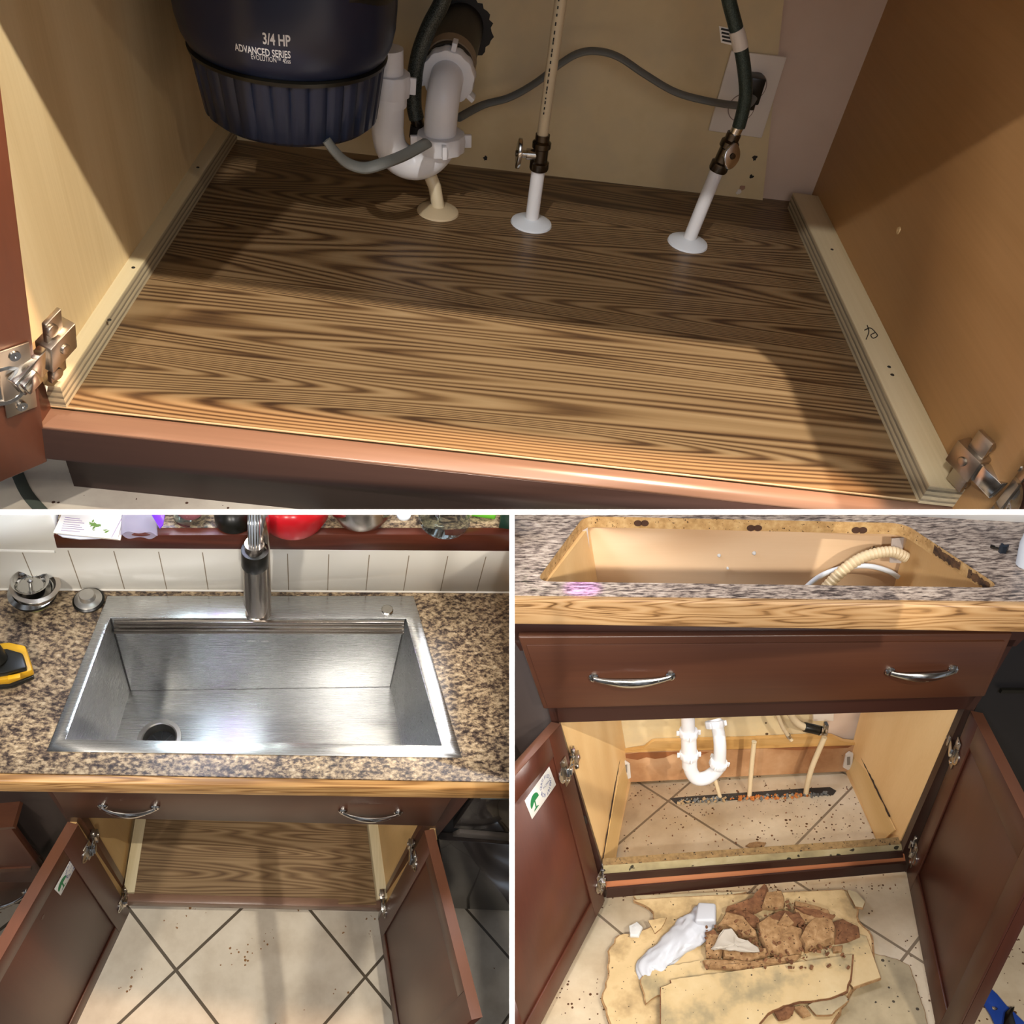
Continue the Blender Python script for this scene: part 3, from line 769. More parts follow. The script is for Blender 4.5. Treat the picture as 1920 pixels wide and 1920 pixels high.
def pull_handle(parent, A, B, out, n, mat, sag=.004, name='handle'):
    """bow pull with round riveted ends and engraved leaves"""
    A = V(A); B = V(B); n = V(n).normalized(); X = (B - A).normalized(); L = (B - A).length; Z = n.cross(X).normalized()
    Z = Z if Z.z > 0 else -Z
    m = MB()
    path = []; rad = []
    for i in range(25):
        t = i / 24; s = math.sin(PI * t) ** .8
        path.append(A + X * (L * t) + n * (.008 + out * s) - Z * (sag * s)); rad.append(.0058 + .0046 * math.sin(PI * t) ** 2)
    m.tube(path, rad, 14, flat=.55, up=tuple(n))
    for e in (A, B):
        m.lathe([(.0105, 0), (.0105, .004), (.0085, .0065), (.004, .0075), (.0038, .009), (0, .0095)], e, n, 22)
        m.tube([e + n * .004, e + n * .01], .005, 12)
    h = part(name, m, mat, parent)
    m = MB(); r_ = random.Random(2)
    for i in range(11):
        t = .18 + .64 * i / 10; s = math.sin(PI * t) ** .8
        c = A + X * (L * t) + n * (.008 + out * s + .0022) - Z * (sag * s)
        for k in (-1, 1):
            d = (X * .8 + Z * k * .6).normalized(); m.tube([c + Z * k * .0008, c + d * .003 + n * .0005, c + d * .0062], [.0003, .0011, .0002], 6)
    part('leaf_engraving', m, mat, h)
    return h
def make_door(parent, Hb, Ht, Ob, Otop, n_hint, L, thick, mats, fw=.055, rec=.0045, ob_plane=None):
    """slab door with frame: hinge bottom, hinge top, a point along the bottom edge, a point along the top edge"""
    g = G
    Hb, Ht = V(Hb), V(Ht)
    db = (V(Ob) - Hb).normalized(); n = (Ht - Hb).cross(db).normalized(); n = n if n.dot(V(n_hint)) > 0 else -n
    dt = V(Otop) - Ht; dt = (dt - n * dt.dot(n)).normalized()
    Bo = Hb + db * L; To = Ht + dt * L
    q = lambda a, b2: Hb.lerp(Bo, a).lerp(Ht.lerp(To, a), b2)
    m = MB(); m.prism([Hb, Bo, To, Ht], -n * thick)
    d = part('door', m, mats[0], parent, bevel=.001)
    ha = fw / L; hb_ = fw / (Ht - Hb).length
    for nm, (a0, a1, b0, b1) in (('stile', (0, ha, 0, 1)), ('stile', (1 - ha, 1, 0, 1)), ('rail', (ha, 1 - ha, 0, hb_)), ('rail', (ha, 1 - ha, 1 - hb_, 1))):
        m = MB(); m.prism([q(a0, b0) + n * .0001, q(a1, b0) + n * .0001, q(a1, b1) + n * .0001, q(a0, b1) + n * .0001], n * rec)
        part(nm, m, mats[1], d, bevel=.0012)
    m = MB(); m.prism([Ht - n * thick + (Ht - Hb).normalized() * .0002, To - n * thick + (Ht - Hb).normalized() * .0002, To + n * rec + (Ht - Hb).normalized() * .0002, Ht + n * rec + (Ht - Hb).normalized() * .0002], (Ht - Hb).normalized() * .0008)
    part('top_edge', m, M_dooredge, d, label='top edge, lightened by painted overhead light')
    return d, n, q, db
def sticker(parent, P4, n):
    """white rounded label with a blue ring of words and a green tree"""
    P4 = [V(p) + V(n) * .0006 for p in P4]; n = V(n)
    m = MB(); m.prism(P4, n * .0004)
    s = part('sticker', m, M_plate_w, parent, label='white certification sticker', bevel=.0003)
    X = (P4[1] - P4[0]).normalized(); L = (P4[1] - P4[0]).length; Y0 = (P4[3] - P4[0]); H = Y0.length
    Y = n.cross(X).normalized()
    at = lambda a, b2: P4[0].lerp(P4[1], a).lerp(P4[3].lerp(P4[2], a), b2) + n * .0006
    c = at(.70, .5); R_ = H * .36
    vs = MB()
    word = 'CERTIFIED CABINET KCMA '
    for i, ch in enumerate(word):
        if ch == ' ': continue
        a = PI * .9 - 2 * PI * i / len(word)
        rd = X * math.cos(a) + Y * math.sin(a); td = X * math.sin(a) - Y * math.cos(a)
        t = text_mb(ch, H * .19, c + rd * (R_ * .78) - td * H * .05, td, rd, 0)
        vs.add(t.v, t.f)
    t = text_mb('KCMA', H * .15, c - X * H * .17 - Y * H * .04, X, Y, 0); vs.add(t.v, t.f)
    part('lettering', vs, M_blueink, s, recalc=False)
    c = at(.25, .5); vs = MB()
    pts = [c + X * (R_ * .85 * math.cos(a)) + Y * (R_ * .85 * math.sin(a)) for a in [PI * (.0 + 1.15 * k / 16) for k in range(17)]]
    vs.add([c - X * R_ * .1] + pts, [(0, i, i + 1) for i in range(1, 17)])
    vs.add([c - X * R_ * .1 - Y * R_ * .8, c + X * R_ * .1 - Y * R_ * .8, c + X * R_ * .1 + Y * R_ * .1, c - X * R_ * .1 + Y * R_ * .1], [(0, 1, 2, 3)])
    vs.add([c - X * R_ * .5 - Y * R_ * .95, c + X * R_ * .5 - Y * R_ * .95, c + X * R_ * .3 - Y * R_ * .75, c - X * R_ * .3 - Y * R_ * .75], [(0, 1, 2, 3)])
    part('tree_emblem', vs, plain('green_ink', '#1f7a45', .6, var=0), s, recalc=False)
    return s
M_plate_w = plain('sticker_white', '#dcdad4', .4, var=0)
M_blueink = plain('blue_ink', '#3d4a86', .6, var=0)

# ================================================================== ROOM 2: the new sink seen from above
G = RL; L_ = RL
z_ = lambda u, v, a=0.0: L_.z(u, v, a)
y_ = lambda u, v, a=0.0: L_.y(u, v, a)
# ---- countertop
ct = thing('countertop', 'brown speckled laminate countertop with an oak front edge around the steel sink', 'countertop', (0, 0, -.045))
so = [z_(88, 1410), z_(866, 1422), z_(775, 1119), z_(202, 1119)]
si = [z_(124, 1387), z_(828, 1399), z_(761, 1161), z_(207, 1160)]
ce = sum(so, V((0, 0, 0))) / 4
hole = [ce + (p - ce) * .955 for p in so]
fl_ = z_(-30, 1448); fr_ = z_(1010, 1467); bk = z_(-30, 1105); bk2 = z_(1010, 1111)
fdir = (fr_ - fl_).normalized(); fl_ = fl_ - fdir * .3; fr_ = fr_ + fdir * .3
bdirL = (bk2 - bk).normalized(); bk = bk - bdirL * .3 + V((0, .0, 0)); bk2 = bk2 + bdirL * .3
m = MB(); ring_slab(m, hole, [fl_, fr_, bk2 - V((0, .001, 0)), bk - V((0, .001, 0))], 0, -.035)
part('laminate_top', m, M_granite, ct)
# oak edge: top band and rounded face, the lower edge drops a little to the right as in the room
e_l = y_(10, 1471, fl_.y + .0); 
fy = lambda x: fl_.y + (fr_.y - fl_.y) * (x - fl_.x) / (fr_.x - fl_.x)
zl, zr = -.030, -.075
nf = V((fdir.y, -fdir.x, 0))
m = MB(); bot_l = -.016; bot_r = -.095
def bot(x): return bot_l + (bot_r - bot_l) * (x + .47) / 1.03
pts_t = []
A_ = fl_; B_ = fr_
a4 = [A_ + nf * .019, A_, A_ + V((0, 0, -.05)), A_ + nf * .019 + V((0, 0, -.05))]
b4 = [B_ + nf * .019, B_, B_ + V((0, 0, -.05)), B_ + nf * .019 + V((0, 0, -.05))]
m.hexa([a4[3], b4[3], b4[2], a4[2], a4[0], b4[0], b4[1], a4[1]])
part('oak_edge', m, M_oak, ct, bevel=.005, bseg=3)
# ---- sink
sk = thing('kitchen_sink', 'wide brushed steel workstation sink set into the brown countertop', 'sink', (ce.x, ce.y, -.3))
m = MB(); ring_slab(m, si, so, .0035, .0002, 10); part('rim', m, M_steelX, sk, bevel=.0008)
yb0 = (si[2].y + si[3].y) / 2 
bL = y_(243, 1287, si[3].y + .004); bR = y_(731, 1292, si[2].y + .004); zf = (bL.z + bR.z) / 2
bL.z = bR.z = zf; bL.y = si[3].y + .0; bR.y = si[2].y + .0
fL = z_(209, 1415, zf); fR = z_(757, 1425, zf)
cdir = (fL - bL); fL = bL + cdir * 1.02; cdir = (fR - bR); fR = bR + cdir * 1.02
w_ = .003
def wall(a, b2, c, d, out, name, mat, lab=None):
    m = MB(); m.prism([a, b2, c, d], out); return part(name, m, mat, sk, label=lab)
S0, S1, S2, S3 = [V((p.x, p.y, .001)) for p in si]
wall(S3, S2, bR, bL, (0, w_, 0), 'back_wall', M_steelZ)
wall(S0, S3, bL, fL, (-w_, 0, 0), 'side_wall', M_steelY)
wall(S1, S2, bR, fR, (w_, 0, 0), 'side_wall', M_steelY)
wall(S0, S1, fR, fL, (0, -w_, 0), 'front_wall', M_steelZ)
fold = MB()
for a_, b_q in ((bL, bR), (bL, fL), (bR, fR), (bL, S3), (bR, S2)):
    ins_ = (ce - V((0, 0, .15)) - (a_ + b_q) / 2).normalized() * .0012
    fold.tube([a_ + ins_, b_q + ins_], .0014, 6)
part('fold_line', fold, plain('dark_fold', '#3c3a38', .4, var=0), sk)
# bowl floor with its opening for the drain
dc = z_(299, 1386, zf); dr = (z_(341, 1386, zf) - z_(257, 1386, zf)).length / 2
n_ = 40; ringp = [dc + V((dr * .8 * math.cos(2 * PI * k / n_), dr * .8 * math.sin(2 * PI * k / n_), 0)) for k in range(n_)]
m = MB()
def edge_pt(d):   # from drain centre to the floor outline
    best = 9
    P_ = [fL, fR, bR, bL]
    for i in range(4):
        a, b2 = P_[i], P_[(i + 1) % 4]; e = b2 - a; den = d.x * e.y - d.y * e.x
        if abs(den) < 1e-9: continue
        t = ((a.x - dc.x) * e.y - (a.y - dc.y) * e.x) / den; s2 = ((a.x - dc.x) * d.y - (a.y - dc.y) * d.x) / den
        if t > 0 and -.001 <= s2 <= 1.001: best = min(best, t)
    return dc + d * best
angs = sorted(set([2 * PI * k / n_ for k in range(n_)] + [math.atan2(p.y - dc.y, p.x - dc.x) % (2 * PI) for p in (fL, fR, bR, bL)]))
inn = [dc + V((dr * .8 * math.cos(a), dr * .8 * math.sin(a), 0)) for a in angs]; outp = [edge_pt(V((math.cos(a), math.sin(a), 0))) for a in angs]
k_ = len(angs); m.add(inn + outp, [(i, (i + 1) % k_, k_ + (i + 1) % k_, k_ + i) for i in range(k_)])
bf = part('bowl_floor', m, M_steelX, sk, solid=.002)
# shallow diagonal drainage creases pressed in the floor
m = MB()
for tgt in ((731, 1296), (484, 1292), (752, 1385)):
    a = dc + (z_(*tgt, zf) - dc).normalized() * dr * 1.25; b2 = z_(*tgt, zf); m.tube([a + V((0, 0, .0)), b2.lerp(a, .05) + V((0, 0, .0))], .0012, 6, flat=.4, up=(0, 0, 1))
part('drain_crease', m, M_steelX, bf)
dz = dc + V((0, 0, .001))
dn_ = thing('sink_drain', 'round steel drain flange with a dark rubber throat in the sink floor', 'sink drain', dz)
m = MB(); m.lathe([(dr, 0), (dr * .98, .003), (dr * .80, .004), (dr * .74, .002), (dr * .70, -.012), (dr * .68, -.03)], dz, (0, 0, 1), 48, close=False); part('flange', m, M_satin, dn_, solid=.001)
m = MB(); m.lathe([(dr * .68, -.028), (dr * .5, -.03), (dr * .2, -.034), (0, -.035)], dz, (0, 0, 1), 40); part('rubber_baffle', m, M_black, dn_)
m = MB()
for k in range(8):
    a = 2 * PI * k / 8; d = V((math.cos(a), math.sin(a), 0)); m.tube([dz + d * dr * .08 + V((0, 0, -.031)), dz + d * dr * .6 + V((0, 0, -.026))], .0016, 6)
part('baffle_rib', m, plain('grey_rubber', '#4a4a4c', .4), dn_)
# ledge rails under the back of the rim
for i, (v0, v1) in enumerate(((1167, 1171), (1173, 1176), (1181, 1184), (1186, 1189))):
    yy = si[3].y - .006 - .002 * (i // 2)
    a = y_(213, v0, yy); b2 = y_(758, v0 + 1, yy); h2 = abs(y_(400, v0, yy).z - y_(400, v1, yy).z)
    m = MB(); m.hexa([a - V((0, 0, h2)), b2 - V((0, 0, h2)), b2 + V((0, .007, -h2)), a + V((0, .007, -h2)), a, b2, b2 + V((0, .007, 0)), a + V((0, .007, 0))])
    part('ledge', m, M_nickel, sk, bevel=.0012)
t = text_mb('allen + roth', .0105, y_(464, 1203, si[3].y - .002), (1, 0, 0), (0, 0, 1), .0002); part('lettering', t, M_white, sk, recalc=False)
# deck hole cover
c = z_(726, 1145, .0036); m = MB(); m.lathe([(.0145, 0), (.0145, .004), (.012, .006), (0, .0065)], c, (0, 0, 1), 32)
single('hole_cover', m, M_chrome, 'small round chrome cap on the right of the sink deck', 'cap', base=c)
# water drops on the bowl
M_water, nt, b_ = newmat('water', .05); b_.inputs['Base Color'].default_value = lin('#f4f6f8'); b_.inputs['Transmission Weight'].default_value = .55; b_.inputs['IOR'].default_value = 1.33
r_ = random.Random(5); m = MB()
for k in range(230):
    if k < 150:
        u = r_.uniform(330, 720); v = r_.uniform(1298, 1388); p = z_(u, v, zf)
        s_ = r_.uniform(.0008, .0026)
        m.lathe([(s_, 0), (s_ * .8, s_ * .35), (s_ * .35, s_ * .55), (0, s_ * .6)], p, (0, 0, 1), 8)
    else:
        u = max(290, min(600, r_.gauss(440, 75))); v = r_.gauss(1262, 9); p = y_(u, v, si[3].y - .0005)
        s_ = r_.uniform(.0007, .0015); m.lathe([(s_, 0), (s_ * .7, s_ * .4), (0, s_ * .6)], p, (0, -1, 0), 7)
single('water_drops', m, M_water, 'water drops scattered over the bowl of the steel sink', 'water', base=dc, kind='stuff')
pts = [(236, 1358), (240, 1342), (247, 1345), (258, 1351), (262, 1358), (250, 1362), (243, 1370), (237, 1366)]
m = MB(); m.prism([z_(u, v, zf + .001) for u, v in pts], (0, 0, .0006)); single('wet_paper_scrap', m, plain('wet_paper', '#d7e6e6', .3), 'wet white scrap beside the sink drain', 'paper scrap', base=z_(247, 1355, zf + .001))

# ---- faucet
fb = z_(482, 1150, .0036); fyv = fb.y
Pf = lambda u, v, dy=0.0: y_(u, v, fyv + dy)
fa = thing('faucet', 'tall brushed nickel spring faucet with a black collar standing on the sink deck', 'faucet', fb)
top = Pf(478, 1062); axf = (top - fb).normalized()
m = MB(); m.lathe([(.026, 0), (.026, .004), (.021, .008), (.0205, .02), (.0225, .035), (.0215, .05)], fb, (0, 0, 1), 36); part('base', m, M_nickel, fa)
yf = -.028
m = MB(); m.tube([Pf(482, 1146, yf), Pf(480, 1128, yf), Pf(479, 1095, yf), Pf(478, 1060, yf)], [.0215, .0265, .0245, .0245], 36); part('spray_head', m, M_nickel, fa)
m = MB(); m.tube([Pf(491, 1150, 0), Pf(491, 1100, 0), Pf(489, 1000, 0), Pf(488, 940, 0)], [.0215, .02, .0175, .0165], 30); part('column', m, M_nickel, fa)
m = MB(); m.tube([Pf(478, 1058, yf), Pf(478, 1030, yf)], .0275, 36); part('collar', m, M_black, fa, label='black grip collar', bevel=.001)
m = MB(); m.tube([Pf(477, 1030, yf), Pf(477, 1019, yf)], .0195, 30); part('hose_end', m, M_nickel, fa)
m = MB(); a = Pf(477, 1020, yf); b2 = Pf(476, 945, yf); n_ = 260; path = []
dd = b2 - a
m.tube([a, b2], .0125, 20)
hz = part('hose', m, plain('grey_hose', '#8f959c', .35), fa)
m = MB()
for k in range(5):
    o_ = V((-.010 + .005 * k, -.0125 + abs(k - 2) * .0018, 0)); m.tube([a + o_, b2 + o_], .0014, 6)
part('hose_rib', m, M_chrome, hz)
m = MB(); m.tube([Pf(461, 1058, yf), Pf(460, 1035, yf), Pf(465, 1026, yf), Pf(476, 1022, yf), Pf(490, 1020, yf), Pf(498, 1030, yf), Pf(498, 1058, yf), Pf(495, 1075, yf), Pf(497, 1090, yf)], .0022, 8, smooth_path=5); part('hose_clip', m, M_chrome, fa)
m = MB(); m.tube([Pf(487, 1150, -.02), Pf(485, 1154, -.028)], .012, 16); 

# ---- backsplash and ledge behind
M_bs, nt, b_ = newmat('white_wall_tile', .12)
b_.inputs['Base Color'].default_value = lin('#e6e1d6')
bw = V((bk.x, bk.y, 0)); bdL = (bk2 - bk).normalized(); bnL = V((bdL.y, -bdL.x, 0))
bsp = lambda u, v, off=0.0: L_.pl(u, v, bk + bnL * off, bnL)
joints_t = [(54, 1032, 71, 1075), (132, 1032, 153, 1105), (209, 1035, 225, 1105), (286, 1036, 297, 1108), (363, 1036, 370, 1108), (441, 1037, 443, 1108), (518, 1037, 516, 1108), (596, 1036, 590, 1108), (675, 1037, 663, 1108), (756, 1037, 739, 1108), (837, 1037, 816, 1108), (918, 1037, 894, 1108)]
xs = []
for u0, v0, u1, v1 in joints_t:
    p = bsp(u1, v1); xs.append((p - bk).dot(bdL))
step = (xs[-1] - xs[1]) / (len(xs) - 2)
tc = nt.nodes.new('ShaderNodeTexCoord'); dt = N(nt, 'ShaderNodeVectorMath', operation='DOT_PRODUCT'); nt.links.new(tc.outputs['Object'], dt.inputs[0]); dt.inputs[1].default_value = tuple(bdL / step)
off = (bk.dot(bdL) + xs[1]) / step
fr_n = math_n(nt, 'ABSOLUTE', math_n(nt, 'SUBTRACT', math_n(nt, 'FRACT', math_n(nt, 'SUBTRACT', dt.outputs['Value'], off - .5)), .5))
sp_ = nt.nodes.new('ShaderNodeSeparateXYZ'); nt.links.new(tc.outputs['Object'], sp_.inputs[0])
zt_ = bsp(60, 1031).z
below = math_n(nt, 'LESS_THAN', sp_.outputs[2], zt_)
gl = math_n(nt, 'MULTIPLY', math_n(nt, 'LESS_THAN', fr_n, .012), below)
nt.links.new(mix_n(nt, gl, lin('#dedacf'), lin('#8a7c66')), b_.inputs['Base Color'])
bump_n(nt, b_, math_n(nt, 'SUBTRACT', 1.0, gl), .5, .002)
_q0 = bsp(112, 1012); _q1 = bsp(955, 1012)
m = MB(); m.prism([bk - bdL * .1, bk2 + bdL * .1, bk2 + bdL * .1 + V((0, 0, _q1.z)), _q0, _q0 + V((0, 0, .5)), bk - bdL * .1 + V((0, 0, .7))], -bnL * .03)
struct('wall_back', m, M_bs)
m = MB(); m.tube([bk + V((0, 0, .002)) + bnL * .001, bk2 + V((0, 0, .002)) + bnL * .001], .0028, 8); struct('trim_3', m, plain('white_caulk', '#e9e4da', .4, var=0))
# row cap above the left tiles
cz = bsp(60, 1031).z
m = MB(); a = bsp(-40, 1031); b2 = bsp(103, 1034); m.tube([a, b2], .004, 10); struct('trim_4', m, plain('wall_tile_cap', '#ece8de', .12, var=0))
# wooden ledge
lo = .035
lt = lambda u, v: L_.pl(u, v, bk + bnL * lo, bnL)
a = lt(100, 1004); b2 = lt(955, 1002); ab = lt(106, 1028); bb = lt(955, 1034)
ez = (b2 - a).normalized(); b2 = a + (b2 - a) * 1.15; bb = ab + (bb - ab) * 1.15
led = thing('window_ledge', 'mahogany edged ledge topped with speckled laminate above the white tiles', 'ledge', a)
m = MB(); back = -bnL * (lo + .45)
m.prism([ab, bb, b2, a], -bnL * .02); part('wood_edge', m, M_sill, led, bevel=.002)
up_l = (b2 - a).normalized().cross(-bnL).normalized(); up_l = up_l if up_l.z > 0 else -up_l
_l0 = a - bnL * .02; _l1 = b2 - bnL * .02
m = MB(); m.prism([_l0, _l1, bb - bnL * .02, ab - bnL * .02], -bnL * .5); part('ledge_top', m, M_granite, led)
on_l = lambda u, v, h=0.0: L_.pl(u, v, a + up_l * h, up_l)      # point on the ledge top

# ---- things on the ledge
def plate(name, uv, h, t, mat, lab, cat, drop=0, **k):
    P_ = [on_l(u, v, h) for u, v in uv]; m = MB(); m.prism(P_, up_l * t); return single(name, m, mat, lab, cat, base=P_[0], **k)
mg = thing('booklet', 'white booklet with a green herb picture lying over the left end of the ledge', 'booklet', on_l(160, 1000))
uv = [(100, 1000), (221, 1012), (232, 966), (245, 930), (135, 925)]
for i, dx in ((0, 0), (1, 5)):
    m = MB(); m.prism([on_l(u + dx * (1 if i else 0) , v + dx * .3, .002 + .004 * (1 - i)) for u, v in uv], up_l * .002); part('page', m, plain('booklet_paper%s' % i, '#e9e0d4', .5, var=.01), mg)
m = MB(); pr = [(109, 1003), (118, 1008), (150, 1012), (180, 1011), (200, 1009), (160, 1004), (118, 1001)]; m.prism([on_l(u, v, .001) for u, v in pr], up_l * .003); part('page', m, plain('page_curl', '#d6d8e2', .3), mg)
r_ = random.Random(9); m = MB()
for k in range(26):
    u = r_.gauss(178, 5.5); v = r_.gauss(984, 3); a0 = r_.uniform(0, 6.28); c0 = on_l(u, v, .0083); X = V((math.cos(a0), math.sin(a0), 0)); Y = V((-X.y, X.x, 0)); s_ = r_.uniform(.003, .006)
    m.add([c0 - X * s_, c0 + Y * s_ * .45, c0 + X * s_, c0 - Y * s_ * .45], [(0, 1, 2, 3)])
for u, v in ((197, 994), (201, 996), (199, 998)):
    c0 = on_l(u, v, .0083); m.add([c0 - V((.005, 0, 0)), c0 + V((0, .002, 0)), c0 + V((.005, .003, 0)), c0 - V((0, .002, 0))], [(0, 1, 2, 3)])
part('herb_picture', m, plain('herb_green', '#5c7a2e', .6, var=.2), mg)
m = MB()
for k in range(7):
    a_ = on_l(122 - k * 1.3, 970 + k * 4, .0083); b_2 = on_l(150 + (k % 3) * 4, 973 + k * 4, .0083); m.fbox((a_ + b_2) / 2, ((b_2 - a_).normalized(), up_l.cross((b_2 - a_).normalized()), up_l), ((b_2 - a_).length / 2, .0006, .0001))
a_ = on_l(209, 1008, .0083); b_2 = on_l(228, 972, .0083); m.fbox((a_ + b_2) / 2, ((b_2 - a_).normalized(), up_l.cross((b_2 - a_).normalized()), up_l), ((b_2 - a_).length / 2, .0006, .0001))
part('print', m, plain('grey_print', '#8a6f8f', .6, var=0), mg)
# plastic bag
M_bag, nt, b_ = newmat('clear_plastic', .12); b_.inputs['Transmission Weight'].default_value = .55; b_.inputs['Base Color'].default_value = lin('#cfc9dc'); b_.inputs['IOR'].default_value = 1.2; b_.inputs['Alpha'].default_value = .75
bag = thing('plastic_bag', 'clear plastic bag with a violet strip standing on the ledge beside the booklet', 'bag', on_l(262, 1005))
m = MB(); prof = []
n_ = 36; c0 = on_l(263, 1002); ax2 = V((0, .10, .14))
rings = []
for j in range(8):
    t = j / 7; cc = on_l(263, 1004).lerp(on_l(268, 900), t) + up_l * (.012 + .03 * t)
    wv = .036 - .008 * t; hv = .010 + .018 * t
    if j == 0: cc = on_l(262, 1007) + up_l * .006
    rings.append([cc + bdL * (wv * math.cos(2 * PI * k / n_)) + V((0, 0, 1)) * (hv * math.sin(2 * PI * k / n_) * 1.0) + bnL * (.003 * math.sin(5 * 2 * PI * k / n_ + j)) for k in range(n_)])
m.add([p for r0 in rings for p in r0], [(j * n_ + k, j * n_ + (k + 1) % n_, (j + 1) * n_ + (k + 1) % n_, (j + 1) * n_ + k) for j in range(7) for k in range(n_)], True)
part('bag_film', m, M_bag, bag)
m = MB(); m.prism([on_l(281, 960, .04), on_l(286, 940, .05), on_l(312, 950, .05), on_l(306, 985, .035), on_l(300, 992, .03)], up_l * .003); part('seal_strip', m, plain('violet_strip', '#7a3df0', .3), bag)
Z3 = V((0, 0, 1))
def vessel(name, u, v, r, prof, mat, lab, cat, pname='body'):
    c = on_l(u, v); t = thing(name, lab, cat, c); m = MB(); m.lathe([(a_ * r, h_) for a_, h_ in prof], c, Z3, 48); part(pname, m, mat, t); return t, c
M_glass, nt, b_ = newmat('clear_glass', .02); b_.inputs['Transmission Weight'].default_value = 1; b_.inputs['IOR'].default_value = 1.3; b_.inputs['Base Color'].default_value = lin('#e8f2ee')
jar, c = vessel('glass_jar', 359, 968, .036, [(.85, 0), (1, .006), (1, .1)], M_glass, 'small glass jar with something pink inside, left of the black cup', 'jar')
m = MB(); m.lathe([(.018, .012), (.022, .02), (.02, .04), (0, .045)], c, Z3, 20); part('contents', m, plain('pink_candle', '#c4707c', .5), jar)
vessel('black_cup', 440, 976, .040, [(.9, 0), (1, .004), (1.04, .12)], M_black, 'matte black cup standing on the ledge left of the faucet', 'cup')
M_red = plain('red_plastic', '#c81a24', .28, var=.03)
red, c = vessel('red_appliance', 550, 970, .078, [(.62, 0), (.86, .006), (.98, .03), (1, .06), (1, .12)], M_red, 'rounded red plastic appliance on the ledge right of the faucet', 'appliance', 'housing')
m = MB(); m.lathe([(.058, 0), (.06, .004)], c, Z3, 40); part('foot', m, M_black, red)
q0 = on_l(572, 968, .03); m = MB(); m.fbox(q0 + V((.005, -.012, .02)), (bdL, Z3, bnL), (.022, .012, .010)); part('handle', m, plain('dark_grey_plastic', '#3d3d42', .4), red, bevel=.003)
vessel('steel_bowl', 676, 962, .078, [(.5, 0), (.8, .012), (1, .05), (1.02, .09)], M_nickel, 'dark steel bowl on the ledge behind the sink', 'bowl')
c = on_l(757, 966); m = MB(); m.lathe([(.016, 0), (.0155, .004), (0, .0045)], c, Z3, 24); single('plastic_disc', m, M_escut, 'small round white cap lying between the steel bowl and the glass carafe', 'cap', base=c)
vessel('glass_carafe', 832, 976, .058, [(.8, 0), (.97, .004), (1, .012), (.86, .03), (.5, .06), (.35, .1)], M_glass, 'clear glass carafe base on the right part of the ledge', 'carafe')
gb = thing('green_carton', 'bright green carton with a white label on the right of the ledge', 'carton', on_l(905, 970))
m = MB(); P_ = [on_l(884, 968), on_l(928, 974), on_l(940, 930), on_l(892, 926)]; m.prism(P_, up_l * .03); part('box', m, plain('green_card', '#5fae2e', .5, var=.02), gb, bevel=.001)
m = MB(); m.prism([p + up_l * .0305 for p in (on_l(893, 964), on_l(915, 968), on_l(922, 940), on_l(900, 936))], up_l * .0004); part('label', m, M_plate_w, gb)
plate('dark_green_box', [(935, 990), (965, 994), (972, 950), (940, 950)], 0, .05, plain('dark_green_card', '#16352a', .4), 'dark green box standing at the right end of the ledge', 'box', bevel=.001)

# ---- strainer basket, stopper, drill on the counter
c = z_(70, 1128)
sb = thing('strainer_basket', 'steel sink strainer assembly sitting on the counter in the left corner', 'sink strainer', c)
zc = lambda h: c + V((0, 0, h))
m = MB(); m.lathe([(.024, 0), (.030, .003), (.032, .028), (.034, .03)], c, Z3, 36); part('lower_cup', m, plain('brass_nut', '#8f8f52', .3), sb)
m = MB(); m.lathe([(.036, .028), (.047, .03), (.047, .034), (.036, .036)], c, Z3, 44); part('gasket', m, M_black, sb)
m = MB(); m.lathe([(.036, .036), (.048, .038), (.050, .042), (.040, .046), (.036, .040)], c, Z3, 44); part('flange', m, M_chrome, sb)
tilt = V((.12, .10, 1)).normalized()
m = MB(); m.lathe([(.036, .048), (.048, .052), (.0495, .056), (.040, .058), (.034, .050)], c, tilt, 44, close=False); part('upper_flange', m, M_nickel, sb)
c2 = c + V((-.004, .006, .05))
m = MB(); m.lathe([(.012, -.0), (.026, .001), (.032, .014), (.037, .018), (.037, .0195), (.031, .016), (.025, .003), (.012, .002)], c2, tilt, 40); bk_ = part('basket', m, M_chrome, sb)
q_ = Z3.rotation_difference(tilt); m = MB()
for k in range(14):
    a0 = 2 * PI * k / 14; o_ = q_ @ V((.0285 * math.cos(a0), .0285 * math.sin(a0), .009)); dI = -(q_ @ V((math.cos(a0), math.sin(a0), -.3))); m.lathe([(.0018, 0), (.0018, .0006)], c2 + o_ + dI * .0016, dI, 8)
part('hole', m, M_ink, bk_)
m = MB(); m.lathe([(.004, .002), (.003, .018), (.006, .02), (.006, .024), (0, .026)], c2, tilt, 16); part('knob', m, M_chrome, sb)
c = z_(167, 1128)
sp2 = thing('sink_stopper', 'round steel sink stopper with a black rubber ring beside the strainer', 'sink stopper', c)
m = MB(); m.lathe([(.030, 0), (.033, .003), (.033, .007), (.029, .01)], c, Z3, 40); part('rubber_ring', m, M_black, sp2)
m = MB(); m.lathe([(.028, .009), (.029, .011), (.022, .015), (.017, .016), (.0165, .028), (.015, .03), (0, .0305)], c, Z3, 40); part('cap', m, M_satin, sp2)
